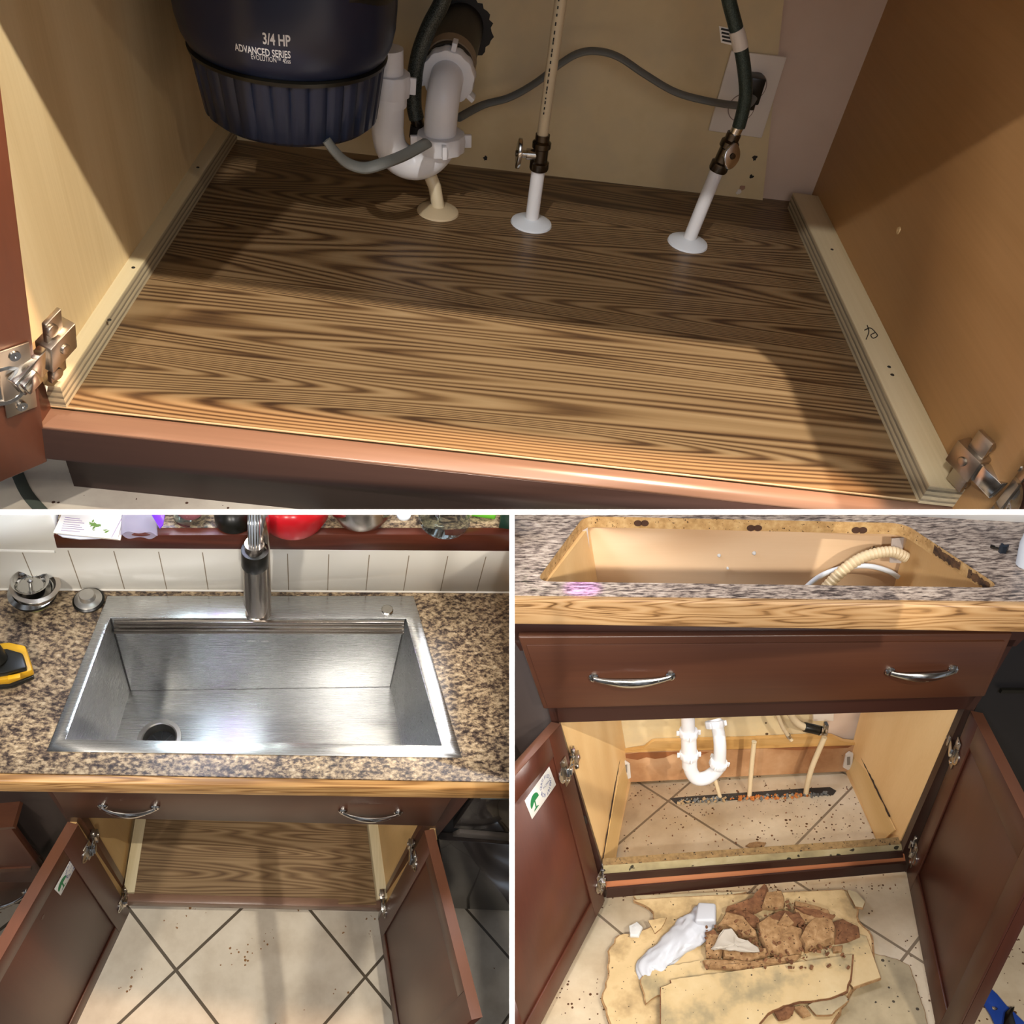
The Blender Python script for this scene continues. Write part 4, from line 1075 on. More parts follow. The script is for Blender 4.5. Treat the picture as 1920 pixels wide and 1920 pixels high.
# yellow battery tool
dr_ = thing('power_drill', 'yellow and black cordless tool on its battery at the left edge of the counter', 'power tool', z_(30, 1285))
m = MB(); ym = plain('yellow_plastic', '#e0a81a', .4, var=.03)
pb = [z_(-60, 1300), z_(24, 1292), z_(66, 1274), z_(50, 1222), z_(20, 1214), z_(-60, 1222)]
m.prism([V((p.x, p.y, .0005)) for p in pb], (0, 0, .012)); part('battery_base', m, M_black, dr_, bevel=.003)
pb = [z_(-60, 1286, .02), z_(16, 1280, .02), z_(64, 1262, .02), z_(50, 1216, .02), z_(20, 1210, .02), z_(-60, 1218, .02)]
m = MB(); m.prism([V((p.x, p.y, .012)) for p in pb], (0, 0, .022)); part('battery_shell', m, ym, dr_, bevel=.004)
pb = [z_(-60, 1272, .05), z_(10, 1262, .05), z_(50, 1252, .05), z_(42, 1224, .05), z_(14, 1216, .05), z_(-60, 1220, .05)]
m = MB(); m.prism([V((p.x, p.y, .034)) for p in pb], (0, 0, .018)); part('foot', m, M_black, dr_, bevel=.005)
m = MB(); a = z_(-8, 1240, .05); m.tube([a, a + V((-.03, .03, .09)), a + V((-.05, .05, .16))], [.024, .02, .021], 20); part('grip', m, M_black, dr_)
m = MB(); a = z_(27, 1270, .036); m.fbox(a, ((1, .25, 0), (-.25, 1, 0), (0, 0, 1)), (.011, .005, .004)); part('release_button', m, ym, dr_, bevel=.001)

# ---- cabinet below: the front slopes a little in the room frame, so it gets its own axes
Ab = y_(243, 1688, .0); Bb = y_(712, 1699, .0); cx_ = (Bb - Ab).normalized(); cz_ = cx_.cross(V((0, 1, 0))).normalized()
W = (Bb - Ab).length
lz = lambda u, v, h=0.0: L_.pl(u, v, Ab + cz_ * h, cz_)       # parallel to the cabinet floor
sc2 = thing('sink_cabinet', 'dark sink base cabinet under the steel sink with both doors open', 'cabinet', Ab)
DY_ = .008
# false drawer front
dq = [y_(126, 1533, DY_), y_(816, 1549, DY_), y_(852, 1489, DY_), y_(90, 1472, DY_)]
dq[2] = dq[1] + (dq[2] - dq[1]) * 1.25; dq[3] = dq[0] + (dq[3] - dq[0]) * 1.25
m = MB(); m.prism(dq, (0, .019, 0)); df = part('drawer_front', m, M_darkL, sc2, bevel=.002)
pull_handle(df, y_(193, 1509, DY_), y_(291, 1511, DY_), .013, (0, -1, 0), M_chrome)
pull_handle(df, y_(643, 1518, DY_), y_(747, 1521, DY_), .013, (0, -1, 0), M_chrome)
# face frame
FY = .03
def bar(pts, th, mat, name, par, **k):
    m = MB(); m.prism(pts, (0, th, 0)); return part(name, m, mat, par, **k)
ul = y_(70, 1466, FY); ll = y_(236, 1712, FY)
M_side = plain('dark_side_panel', '#3a302c', .45)
bar([y_(72, 1460, FY), y_(95, 1460, FY), y_(160, 1545, FY), y_(247, 1690, FY), y_(238, 1714, FY), y_(140, 1560, FY)], .019, M_darkLv, 'stile', sc2)
bar([y_(872, 1460, FY), y_(900, 1470, FY), y_(812, 1578, FY), y_(718, 1722, FY), y_(708, 1704, FY), y_(784, 1560, FY)], .019, M_darkLv, 'stile', sc2)
# interior
h0 = 0.0
fbl = lz(272, 1540); fbr = lz(686, 1548)
dl = (lz(272, 1543) - lz(252, 1670)).normalized(); drr = (lz(687, 1550) - lz(703, 1680)).normalized()
FLp = lz(250, 1686); FRp = lz(706, 1697)
BLp = FLp + dl * .42; BRp = FRp + drr * .42
m = MB(); m.prism([FLp, FRp, BRp, BLp], -cz_ * .012); part('floor_panel', m, M_vinyl2, sc2, label='walnut patterned vinyl floor')
s1 = FLp; ow = lz(228, 1664, .02) - lz(248, 1664, .02)
def strip2(F0, B0, wv, name='plywood_strip'):
    m = MB(); m.prism([F0, B0, B0 + wv, F0 + wv], cz_ * .02); return part(name, m, M_ply_top, sc2, bevel=.001)
wl = lz(232, 1662, .02) - lz(254, 1664, .02); wr = lz(722, 1672, .02) - lz(702, 1672, .02)
strip2(FLp + (BLp - FLp) * .03, BLp, V((wl.x, 0, wl.z * 0)) - cz_ * 0)
strip2(FRp + (BRp - FRp) * .03, BRp, V((wr.x, 0, 0)))
ol_ = FLp + V((wl.x, 0, 0)); olb = BLp + V((wl.x, 0, 0)); orr = FRp + V((wr.x, 0, 0)); orb = BRp + V((wr.x, 0, 0))
tl = y_(158, 1538, .05); tr_ = y_(800, 1552, .05)
def side(F0, B0, T0, name, mat, out):
    Hh = V((0, 0, 1)) * .72; k = (T0 - F0); m = MB()
    TF = F0 + (T0 - F0) * 1.1; TB = B0 + (T0 - F0) * 1.1 
    m.prism([F0 - cz_ * .02, B0 - cz_ * .02, TB, TF], out); part(name, m, mat, sc2)
side(ol_, olb, V((tl.x, ol_.y, tl.z)), 'side_panel', M_interior, (-.014, 0, 0))
side(orr, orb, V((tr_.x, orr.y, tr_.z)), 'side_panel', M_interior, (.014, 0, 0))
m = MB(); m.prism([olb, orb, orb + V((0, 0, .75)), olb + V((0, 0, .75))], (0, .006, 0)); part('back_panel', m, M_backpanel, sc2)
# bottom rail and toe kick
rl = y_(236, 1690, -.004); rr2 = y_(718, 1702, -.004)
m = MB(); m.prism([rl, rr2, rr2 - cz_ * .042, rl - cz_ * .042], (0, .022, 0)); part('bottom_rail', m, M_railtop, sc2, bevel=.0015)
FLZ = .135
m = MB(); m.prism([rl + V((0, .06, 0)) - cz_ * .03, rr2 + V((0, .06, 0)) - cz_ * .03, rr2 + V((0, .06, 0)) - cz_ * FLZ, rl + V((0, .06, 0)) - cz_ * FLZ], (0, .015, 0)); part('toe_kick', m, M_darkL, sc2)
# doors
Hb = y_(241, 1708, -.006); Ht = y_(143, 1545, -.006)
pz = lambda u, v, h: L_.pl(u, v, Ab + cz_ * (V(h) - Ab).dot(cz_), cz_)
Ob = pz(140, 1922, Hb)
nn = (Ht - Hb).cross(Ob - Hb)
Ot = L_.pl(8, 1779, Hb, nn)
dL, nL, qL, _ = make_door(sc2, Hb, Ht, Ob, Ot, (1, 0, .3), .43, .019, (M_darkLv, M_darkLv), fw=.058)
pdl = lambda u, v: L_.pl(u, v, Hb, nn)
eL = (Hb - Ob).normalized()
hinge(dL, pdl(162, 1593) + nL * .0048, eL, nL, Ht - Hb, y_(176, 1570, .02), 1.15)
hinge(dL, pdl(226, 1692) + nL * .0048, eL, nL, Ht - Hb, y_(235, 1672, .02), 1.0)
sticker(dL, [pdl(101, 1667), pdl(137, 1602), pdl(148, 1612), pdl(113, 1679)], nL)
m = MB(); kc = pdl(80, 1719); m.lathe([(.006, 0), (.005, .0012), (.001, .0012), (.001, .0003)], kc, nL, 14); part('knot', m, M_darkL, dL)
Hb = y_(712, 1722, -.006); Ht = y_(799, 1557, -.006)
Ob = pz(741, 1920, Hb); nn2 = (Ht - Hb).cross(Ob - Hb); Ot = L_.pl(889, 1915, Hb, nn2)
dR, nR, qR, _ = make_door(sc2, Hb, Ht, Ob, Ot, (-1, 0, .3), .43, .019, (M_darkLv, M_darkLv), fw=.058)
pdr = lambda u, v: L_.pl(u, v, Hb, nn2)
eR = (Hb - Ob).normalized()
hinge(dR, pdr(780, 1611) + nR * .0048, eR, nR, Ht - Hb, y_(771, 1586, .02), 1.15)
hinge(dR, pdr(724, 1704) + nR * .0048, eR, nR, Ht - Hb, y_(716, 1682, .02), 1.0)

# ---- room floor
fz0 = FLZ
fp = lambda u, v, h=0.0: L_.pl(u, v, Ab - cz_ * (FLZ - h), cz_)
P1 = fp(330, 1819); P2 = fp(685, 1832)
da = (fp(400, 1910) - fp(243, 1705)); db_ = (fp(235, 1910) - fp(458, 1700))
M_tileL = tile_mat('beige_floor_tile', P1, P2, da, db_, [(.3, '#c9bba6'), (.5, '#d9cdb9'), (.7, '#e5dac7')], '#5c5244', .008, ('#8a6238', 95, .60, .16))
m = MB(); c0 = fp(480, 1800)
m.prism([c0 - cx_ * 1.6 + V((0, -.6, 0)), c0 + cx_ * 1.6 + V((0, -.6, 0)), c0 + cx_ * 1.6 + V((0, .5, 0)), c0 - cx_ * 1.6 + V((0, .5, 0))], -cz_ * .02); struct('floor', m, M_tileL)

# ---- neighbours
nb = thing('drawer_cabinet', 'dark drawer cabinet at the left edge with its upper drawer pulled out', 'cabinet', y_(40, 1600, .03))
a0 = y_(96, 1462, .034); a1 = y_(236, 1716, .034)
m = MB(); m.prism([a0, a1, y_(-120, 1716, .034), y_(-120, 1462, .034)], (0, .02, 0)); part('face_frame', m, M_side, nb)
m = MB(); m.prism([y_(-80, 1580, -.02), y_(20, 1552, -.02), y_(84, 1640, -.02), y_(84, 1655, -.02), y_(-80, 1655, -.02)], (0, .018, 0)); f1 = part('drawer_front', m, M_darkLv, nb, bevel=.003)
m = MB(); m.prism([y_(-80, 1560, -.02), y_(24, 1550, -.02), y_(30, 1553, -.02), y_(-80, 1568, -.02)], (0, .12, 0)); part('drawer_side', m, M_darkL, nb)
m = MB(); m.tube([y_(26, 1552, .0), y_(80, 1612, .0)], .0035, 6); part('drawer_runner', m, M_chrome, nb)
m = MB(); m.prism([y_(-80, 1634, -.024), y_(58, 1627, -.024), y_(58, 1633, -.024), y_(-80, 1640, -.024)], (0, .006, 0)); part('moulding', m, M_darkL, nb)
m = MB(); m.prism([y_(-80, 1700, -.0), y_(-80, 1652, -.0), y_(84, 1650, -.0), y_(70, 1694, -.0)], (0, .018, 0)); f2 = part('drawer_front', m, M_darkL, nb, bevel=.003)
pull_handle(f2, y_(-60, 1678, .0), y_(50, 1671, .0), .028, (0, -1, 0), M_chrome)
m = MB(); m.prism([y_(-80, 1732, .03), y_(238, 1724, .03), y_(236, 1690, .03), y_(-80, 1694, .03)], (0, .015, 0)); part('toe_kick', m, M_side, nb)
dw = thing('dishwasher', 'black dishwasher door with a control strip at the right edge under the counter', 'dishwasher', y_(900, 1600, .03))
M_dw, nt, b_ = newmat('black_glossy_metal', .22); b_.inputs['Base Color'].default_value = lin('#2a2523'); b_.inputs['Coat Weight'].default_value = .5
m = MB(); m.prism([y_(822, 1574, .028), y_(1040, 1590, .028), y_(1040, 1712, .028), y_(846, 1703, .028), y_(842, 1690, .028)], (0, .02, 0)); part('door_panel', m, M_dw, dw, bevel=.002)
m = MB(); m.prism([y_(848, 1560, .026), y_(1040, 1576, .026), y_(1040, 1568, .026), y_(862, 1553, .026)], (0, -.012, 0)); part('handle_strip', m, plain('dark_grey_strip', '#4b4540', .4), dw, bevel=.002)
m = MB(); m.prism([y_(893, 1490, .03), y_(1040, 1496, .03), y_(1040, 1566, .03), y_(850, 1553, .03)], (0, .02, 0)); part('control_panel', m, M_dw, dw, bevel=.002)
m = MB(); m.prism([y_(903, 1494, .028), y_(1040, 1499, .028), y_(1040, 1503, .028), y_(901, 1498, .028)], (0, .002, 0)); part('display_strip', m, plain('blue_grey_strip', '#5d7078', .3), dw)
m = MB(); m.prism([y_(846, 1705, .04), y_(1040, 1714, .04), y_(1040, 1740, .04), y_(852, 1728, .04)], (0, .02, 0)); part('kick_plate', m, M_side, dw)
dkp = thing('filler_panel', 'dark filler panel between the sink cabinet and the dishwasher', 'panel', y_(850, 1560, .06))
m = MB(); m.prism([y_(880, 1462, .05), y_(1060, 1470, .05), y_(1060, 1745, .05), y_(720, 1724, .05)], (0, .01, 0)); part('panel', m, plain('black_gap_panel', '#120f0e', .6), dkp)

# ================================================================== ROOM 3: the torn out cabinet, seen from further back
G = RR; R3 = RR
z_ = lambda u, v, a=0.0: R3.z(u, v, a)
y_ = lambda u, v, a=0.0: R3.y(u, v, a)
Z3 = V((0, 0, 1))
ct = thing('countertop', 'brown laminate countertop, greyed by painted-in reflections, with an empty cut out hole and an oak front edge', 'countertop', (0, 0, -.04))
hc = [z_(1004, 1090), z_(1880, 1102), z_(1695, 980), z_(1095, 967)]
def rounded(P_, r, n=6):
    out = []; N_ = len(P_)
    for i in range(N_):
        p = P_[i]; a = (P_[i - 1] - p).normalized(); b2 = (P_[(i + 1) % N_] - p).normalized()
        s = p + a * r; e = p + b2 * r
        for k in range(n + 1):
            t = k / n; out.append(s * (1 - t) ** 2 + p * 2 * t * (1 - t) + e * t * t)
    return out
hr = rounded(hc, .035)
fl_ = z_(965, 1116); fr_ = z_(1910, 1127); fd = (fr_ - fl_).normalized(); fl_ -= fd * .25; fr_ += fd * .25
fl_.z = fr_.z = 0
bL_ = z_(1050, 965.5); 
kl = z_(1700, 967); kr = z_(1910, 979); kd = (kr - kl).normalized(); kb = kl - kd * .9; ke = kr + kd * .4
# outer loop matched to the rounded hole
cen = sum(hr, V((0, 0, 0))) / len(hr)
quad = [fl_, fr_, ke, kb]
def edge2(d):
    best = 99
    for i in range(4):
        a, b2 = quad[i], quad[(i + 1) % 4]; e = b2 - a; den = d.x * e.y - d.y * e.x
        if abs(den) < 1e-9: continue
        t = ((a.x - cen.x) * e.y - (a.y - cen.y) * e.x) / den; s2 = ((a.x - cen.x) * d.y - (a.y - cen.y) * d.x) / den
        if t > 0 and -.0001 <= s2 <= 1.0001: best = min(best, t)
    return cen + d * best
# insert the hole points in line with the outer corners
def ang(p): return math.atan2(p.y - cen.y, p.x - cen.x) % (2 * PI)
def on_hole(a):
    d = V((math.cos(a), math.sin(a), 0)); best = 99; n = len(hr)
    for i in range(n):
        p, q = hr[i], hr[(i + 1) % n]; e = q - p; den = d.x * e.y - d.y * e.x
        if abs(den) < 1e-12: continue
        t = ((p.x - cen.x) * e.y - (p.y - cen.y) * e.x) / den; s2 = ((p.x - cen.x) * d.y - (p.y - cen.y) * d.x) / den
        if t > 0 and -1e-6 <= s2 <= 1 + 1e-6: best = min(best, t)
    return cen + d * best
AA = sorted(set([ang(p) for p in hr] + [ang(p) for p in quad] + [2 * PI * k / 60 for k in range(60)]))
H = [on_hole(a) for a in AA]; O = [edge2(V((math.cos(a), math.sin(a), 0))) for a in AA]
def slab(m, z0, z1, side_only=False):
    k = len(H); vs = []
    for z in (z1, z0): vs += [V((p.x, p.y, z)) for p in H] + [V((p.x, p.y, z)) for p in O]
    fs = []
    for i in range(k):
        j = (i + 1) % k
        fs += [(i, j, k + j, k + i), (2 * k + j, 2 * k + i, 3 * k + i, 3 * k + j), (j, i, 2 * k + i, 2 * k + j), (k + i, k + j, 3 * k + j, 3 * k + i)]
    m.add(vs, fs)
M_chip = speckled('particle_board_edge', [(.3, '#a98450'), (.5, '#c39c66'), (.7, '#d6b47e')], '#4a3018', 55, .8, 260, .2)
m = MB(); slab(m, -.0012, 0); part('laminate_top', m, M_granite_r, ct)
m = MB(); slab(m, -.030, -.0014); part('board_core', m, M_chip, ct, label='raw particle board edge of the cut out')
# scorched and wet marks on the right and back edge of the cut
a4 = fl_ - V((fd.y, -fd.x, 0)) * 0; nf = V((fd.y, -fd.x, 0))
m = MB(); E0 = [fl_ + nf * .019, fl_, fl_ - Z3 * .058, fl_ + nf * .019 - Z3 * .058]; E1 = [fr_ + nf * .019, fr_, fr_ - Z3 * .058, fr_ + nf * .019 - Z3 * .058]
m.hexa([E0[3], E1[3], E1[2], E0[2], E0[0], E1[0], E1[1], E0[1]])
part('oak_edge', m, wood('oak_edge_figured', [(0, '#38261a'), (.13, '#7b5834'), (.28, '#b48a5a'), (.6, '#c39b6b'), (1, '#d0aa7b')], 'X', 1.0, 22, 11, rough=.4, streak=.35, dist=.3, slant=.0), ct, bevel=.004, bseg=3)
M_burn = speckled('scorched_wood', [(.35, '#33241c'), (.6, '#6a4c32')], '#15100c', 60, .9)
def edge_marks(a, b2, z0, z1, mat, name, off, jag=6, seed=1, par=ct):
    rr_ = random.Random(seed); n = 16; up_ = []; lo_ = []
    for k in range(n + 1):
        p = a.lerp(b2, k / n); up_.append(p + Z3 * (z1 - rr_.uniform(0, .006)) + off); lo_.append(p + Z3 * (z0 + rr_.uniform(0, .006)) + off)
    m = MB(); m.prism(up_ + lo_[::-1], off * .3); part(name, m, mat, par)
hi = V((hc[3].x - hc[2].x, hc[3].y - hc[2].y, 0)).normalized()
ri = V((hc[1].x - hc[2].x, hc[1].y - hc[2].y, 0)); rin = V((ri.y, -ri.x, 0)).normalized(); rin = rin if rin.x < 0 else -rin
edge_marks(hc[2].lerp(hc[1], .35), hc[2].lerp(hc[1], .62), -.027, -.002, M_burn, 'scorch_mark', rin * .0012, seed=3)
edge_marks(hc[2].lerp(hc[1], .70), hc[2].lerp(hc[1], .90), -.027, -.004, M_burn, 'scorch_mark', rin * .0012, seed=4)

# ---- cabinet front
Af = y_(1137, 1682, .02); Bf = y_(1700, 1635, .02); cx_ = (Bf - Af).normalized(); cz_ = cx_.cross(V((0, 1, 0))).normalized()
lz = lambda u, v, h=0.0: R3.pl(u, v, Af + cz_ * h, cz_)      # parallel to the room floor, h above it
sc3 = thing('sink_cabinet', 'dark sink base cabinet with its floor torn out and both doors open', 'cabinet', Af)
dq = [y_(1019, 1330, 0), y_(1847, 1307, 0), y_(1900, 1188, 0), y_(971, 1194, 0)]
m = MB(); m.prism(dq, (0, .02, 0)); df = part('drawer_front', m, M_darkL, sc3, bevel=.004, bseg=3)
ins = lambda a, b2: dq[0].lerp(dq[1], a).lerp(dq[3].lerp(dq[2], a), b2)
m = MB(); m.prism([ins(.012, .04), ins(.988, .04), ins(.988, .90), ins(.012, .90)], (0, -.004, 0)); fld = part('raised_field', m, M_darkL, df, bevel=.0015)
pull_handle(df, y_(1113, 1269, -.004), y_(1257, 1266, -.004), .011, (0, -1, 0), M_chrome, .006)
pull_handle(df, y_(1668, 1258, -.004), y_(1786, 1254, -.004), .011, (0, -1, 0), M_chrome, .005)
FY = .02
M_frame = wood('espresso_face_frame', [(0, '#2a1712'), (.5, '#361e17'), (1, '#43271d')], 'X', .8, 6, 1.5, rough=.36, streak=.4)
def bar(pts, mat, name, th=.019, par=sc3, **k):
    m = MB(); m.prism(pts, (0, th, 0)); return part(name, m, mat, par, **k)
bar([y_(940, 1160, FY), y_(1960, 1160, FY), y_(1905, 1212, FY), y_(975, 1220, FY)], M_frame, 'top_rail')
bar([y_(1030, 1318, FY), y_(1836, 1298, FY), y_(1811, 1330, FY), y_(1043, 1355, FY)], M_frame, 'middle_rail')
bar([y_(1000, 1215, FY), y_(1030, 1215, FY), y_(1048, 1354, FY), y_(1134, 1641, FY), y_(1137, 1690, FY), y_(1128, 1690, FY), y_(1035, 1357, FY)], M_frame, 'stile')
bar([y_(1905, 1200, FY), y_(1860, 1200, FY), y_(1808, 1331, FY), y_(1692, 1598, FY), y_(1698, 1640, FY), y_(1706, 1634, FY), y_(1826, 1332, FY)], M_frame, 'stile')
M_gap = plain('black_gap_panel_side', '#0f0d0c', .6)
# lower rails
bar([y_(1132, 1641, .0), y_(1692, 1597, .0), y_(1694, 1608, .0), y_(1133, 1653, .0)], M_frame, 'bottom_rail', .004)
bar([y_(1134, 1648, .012), y_(1696, 1603, .012), y_(1699, 1622, .012), y_(1137, 1672, .012)], wood('orange_lit_board', [(0, '#9a5c3c'), (.5, '#b0704c'), (1, '#bf8560')], 'X', .8, 7, 2, rough=.3, streak=.5), 'lit_toe_band', .004)  # lit band below the rail, its light painted as an orange board
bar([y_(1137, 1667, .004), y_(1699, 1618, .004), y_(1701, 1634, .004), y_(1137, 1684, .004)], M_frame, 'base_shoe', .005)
# inner board behind the rail with a raw speckled top
M_mdf = speckled('water_stained_board', [(.3, '#8a7d5e'), (.5, '#a3956f'), (.7, '#b3a583')], '#2f2a1e', 14, .7, 60, .2)
ib = [y_(1131, 1623, .006), y_(1690, 1583, .006), y_(1693, 1604, .006), y_(1133, 1650, .006)]
m = MB(); m.prism(ib, (0, .014, 0)); inb = part('inner_board', m, M_mdf, sc3)
m = MB(); dpt = (R3.pl(1153, 1613, ib[0], cz_) - ib[0])
m.prism([ib[0], ib[1], ib[1] + V((0, .02, 0)), ib[0] + V((0, .02, 0))], cz_ * .001); part('raw_top', m, speckled('raw_chip_top', [(.3, '#6e5636'), (.6, '#8f734a')], '#2c2012', 80, .9, 240, .25), inb)

# interior floor, walls, back
FL_ = lz(1146, 1632); FR_ = lz(1650, 1590); BL_ = lz(1175, 1466); BR_ = lz(1592, 1445)
YB = (BL_.y + BR_.y) / 2
bdr = (BR_ - BL_).normalized(); bnr = V((bdr.y, -bdr.x, 0)).normalized()
bkp = lambda u, v, off=0.0: R3.pl(u, v, BL_ + bnr * off, bnr)
M_in_r = wood('maple_interior_orange', [(0, '#d8ae74'), (.5, '#e6c189'), (1, '#efd09e')], 'Z', 1.0, 5, 1.4, rough=.45, streak=.35)
M_in_b = wood('maple_back_pale', [(0, '#c9a27a'), (.5, '#d6b28a'), (1, '#e0c09a')], 'X', 1.0, 4, 3, rough=.5, streak=.25)
ext = lambda a, b2: a + (a - b2) * ((a.y - .042) / (b2.y - a.y))
FL_ = ext(FL_, BL_); FR_ = ext(FR_, BR_)
FL_.x -= .012; FR_.x += .012
TL_ = V((-.50, .042, -.032)); TR_ = V((.485, .042, -.032)); TBL = bkp(1098, 990); TBR = bkp(1712, 1003); TBL.z = TBR.z = -.032
def quadpanel(P_, out, name, mat, par=sc3, **k):
    m = MB(); m.prism(P_, out); return part(name, m, mat, par, **k)
# left and right side panels
m = MB(); m.sheet([FL_ - cz_ * .01, BL_ - cz_ * .01 , TBL, TL_], 6, 10); part('side_panel', m, M_in_r, sc3, solid=.012)
m = MB(); m.sheet([FR_ - cz_ * .01, BR_ - cz_ * .01, TBR, TR_], 6, 10); part('side_panel', m, M_in_r, sc3, solid=.012)
# dark seams low on both side panels, with the loose kick board below
sl = lambda P_, a, b2: P_[0].lerp(P_[1], a).lerp(P_[3].lerp(P_[2], a), b2)
PLs = [FL_, BL_, TBL, TL_]; PRs = [FR_, BR_, TBR, TR_]
M_seam = plain('dark_wet_seam', '#2b1c10', .8, var=.2)
nl = (BL_ - FL_).cross(TL_ - FL_).normalized(); nl = nl if nl.x > 0 else -nl
nr = (BR_ - FR_).cross(TR_ - FR_).normalized(); nr = nr if nr.x < 0 else -nr
onL = lambda u, v, o=0.0: R3.pl(u, v, FL_ + nl * o, nl)
onR = lambda u, v, o=0.0: R3.pl(u, v, FR_ + nr * o, nr)
M_kick = wood('lower_side_board', [(0, '#c6a165'), (.5, '#d6b47c'), (1, '#e0c391')], 'Y', 1, 6, 1.4, rough=.5, streak=.3)
m = MB(); m.prism([onL(1150, 1628, .014), onL(1176, 1462, .014), onL(1165, 1418, .014), onL(1128, 1622, .014)], nl * .003); part('kick_board', m, M_kick, sc3)
m = MB(); m.prism([onR(1650, 1583, .014), onR(1593, 1444, .014), onR(1602, 1398, .014), onR(1680, 1556, .014)], nr * .003); part('kick_board', m, M_kick, sc3)
m = MB(); r_ = random.Random(4); pa = onL(1163, 1415, .0175); pb = onL(1129, 1620, .0175)
m.tube([pa.lerp(pb, k / 24) + V((0, r_.uniform(-.001, .001), r_.uniform(-.0012, .0012))) for k in range(25)], [r_.uniform(.0010, .0024) for k in range(25)], 7); part('seam', m, M_seam, sc3)
m = MB(); pa = onR(1602, 1394, .0175); pb = onR(1668, 1530, .0175)
m.tube([pa.lerp(pb, k / 24) + V((0, r_.uniform(-.001, .001), r_.uniform(-.0012, .0012))) for k in range(25)], [r_.uniform(.0010, .0024) for k in range(25)], 7); part('seam', m, M_seam, sc3)
# back: pale upper panel, primed middle, wooden strip, brown wet board at the bottom
bq = lambda pts, off, t, mat, name, par=sc3, **k: quadpanel([bkp(u, v, off) for u, v in pts], -bnr * t, name, mat, par, **k)
lowL = bkp(1150, 1330); lowR = bkp(1620, 1310)
quadpanel([V((BL_.x - .3, BL_.y, -.36)) - bdr * 0, V((BR_.x + .35, BR_.y, -.36)), V((BR_.x + .35, BR_.y, -.032)), V((BL_.x - .3, BL_.y, -.032))], -bnr * .012, 'back_panel', M_in_b)
quadpanel([BL_ - cz_ * .02 - bdr * .12, bkp(1545, 1452) - cz_ * .02, bkp(1548, 1310), bkp(1100, 1330)], -bnr * .010, 'back_panel', M_backpanel, label='primed lower back panel')
m = MB(); m.prism([bkp(1548, 1450, -.011), bkp(1660, 1447, -.011), bkp(1660, 1300, -.011), bkp(1548, 1300, -.011)], -bnr * .01)
struct('wall_back', m, M_drywall)
st_pts = [(1163, 1412), (1175, 1408), (1208, 1403), (1222, 1392), (1228, 1390), (1400, 1386), (1540, 1380), (1560, 1381), (1583, 1391), (1603, 1393), (1603, 1397), (1400, 1404), (1300, 1407), (1240, 1408)]
bq(st_pts, .014, .012, wood('torn_pine_strip', [(0, '#a87a40'), (.5, '#c79c5c'), (1, '#d8b27a')], 'X', 1, 9, 3, rough=.6, streak=.5), 'wood_strip')
M_wet = speckled('wet_brown_board', [(.32, '#8a5c38'), (.48, '#ab8058'), (.6, '#bd9670')], '#57361d', 5, .7, 60, .06)
bq([(1163, 1414), (1200, 1410), (1300, 1408), (1400, 1405), (1500, 1401), (1602, 1396), (1593, 1446), (1400, 1455), (1176, 1467)], .012, .010, M_wet, 'backer_board')
M_stain = plain('dark_water_stain', '#84512c', .7, var=.15)
bq([(1166, 1415), (1200, 1411), (1300, 1409), (1330, 1410), (1315, 1416), (1290, 1417), (1262, 1414), (1245, 1421), (1228, 1423), (1212, 1420), (1195, 1425), (1172, 1421)], .0128, .0006, M_stain, 'water_stain')
bq([(1440, 1404), (1520, 1400), (1598, 1398), (1590, 1402), (1560, 1404), (1530, 1403), (1500, 1407), (1480, 1406), (1462, 1405)], .0128, .0006, M_stain, 'water_stain')
# mounting strip under the back of the counter with knot stains
sp0 = lambda u, v: R3.y(u, v, hc[3].y + .012 if u < 1400 else hc[2].y + .012)
bl2 = V((hc[3].x, hc[3].y + .014, 0)); br2 = V((hc[2].x, hc[2].y + .014, 0)); kd2 = (br2 - bl2).normalized(); kn = V((kd2.y, -kd2.x, 0))
hb_ = lambda u, v, off=0.0: R3.pl(u, v, bl2 + kn * off, kn)
m = MB(); m.prism([hb_(1075, 984), hb_(1150, 980), hb_(1400, 993), hb_(1640, 1005), hb_(1735, 1008), hb_(1730, 985), hb_(1060, 965)], -kn * .02); part('mounting_strip', m, M_in_b, sc3)
# pocket knots
M_knot = plain('dark_knot', '#4a2e1e', .8, var=.2)
kp = lambda u, v, off=0.0: R3.pl(u, v, V((hc[3].x, hc[3].y, 0)) + kn * off, kn)
for i, (u, v) in enumerate(((1203, 981), (1415, 990), (1612, 994))):
    for du in (-7, 6):
        c = kp(u + du, v, .001); r0 = .0085; pts = [c + kd2 * (r0 * 1.1 * math.cos(a)) + Z3 * (r0 * .95 * math.sin(a)) for a in [2 * PI * k / 18 for k in range(18)]]
        m = MB(); m.prism(pts, kn * .0008); part('pocket_hole', m, M_knot, sc3)
# plastic corner brackets in the hole, upper corners
M_clear, nt, b_ = newmat('clear_corner_bracket', .25); b_.inputs['Base Color'].default_value = lin('#d8cfca'); b_.inputs['Transmission Weight'].default_value = .25
for P_, lab in (([(1083, 1000), (1102, 990), (1107, 1048), (1090, 1052)], 'l'), ([(1672, 1010), (1695, 1008), (1690, 1056), (1668, 1055)], 'r')):
    m = MB(); m.prism([bkp(u, v, .03) for u, v in P_], -bnr * .003); part('corner_bracket', m, M_clear, sc3, label='clear plastic corner bracket')
for u, v in ((1348, 1041), (1414, 1037), (1364, 1064)):
    c = bkp(u, v, .001); m = MB(); m.lathe([(.005 if v < 1050 else .0025, 0), (.003, .006), (0, .009)], c, bnr, 12); part('anchor_plug', m, M_escut, sc3)
c = bkp(1638, 1028, .001); m = MB(); m.lathe([(.006, 0), (.005, .003), (0, .0035)], c, bnr, 14); part('screw', m, M_chrome, sc3)
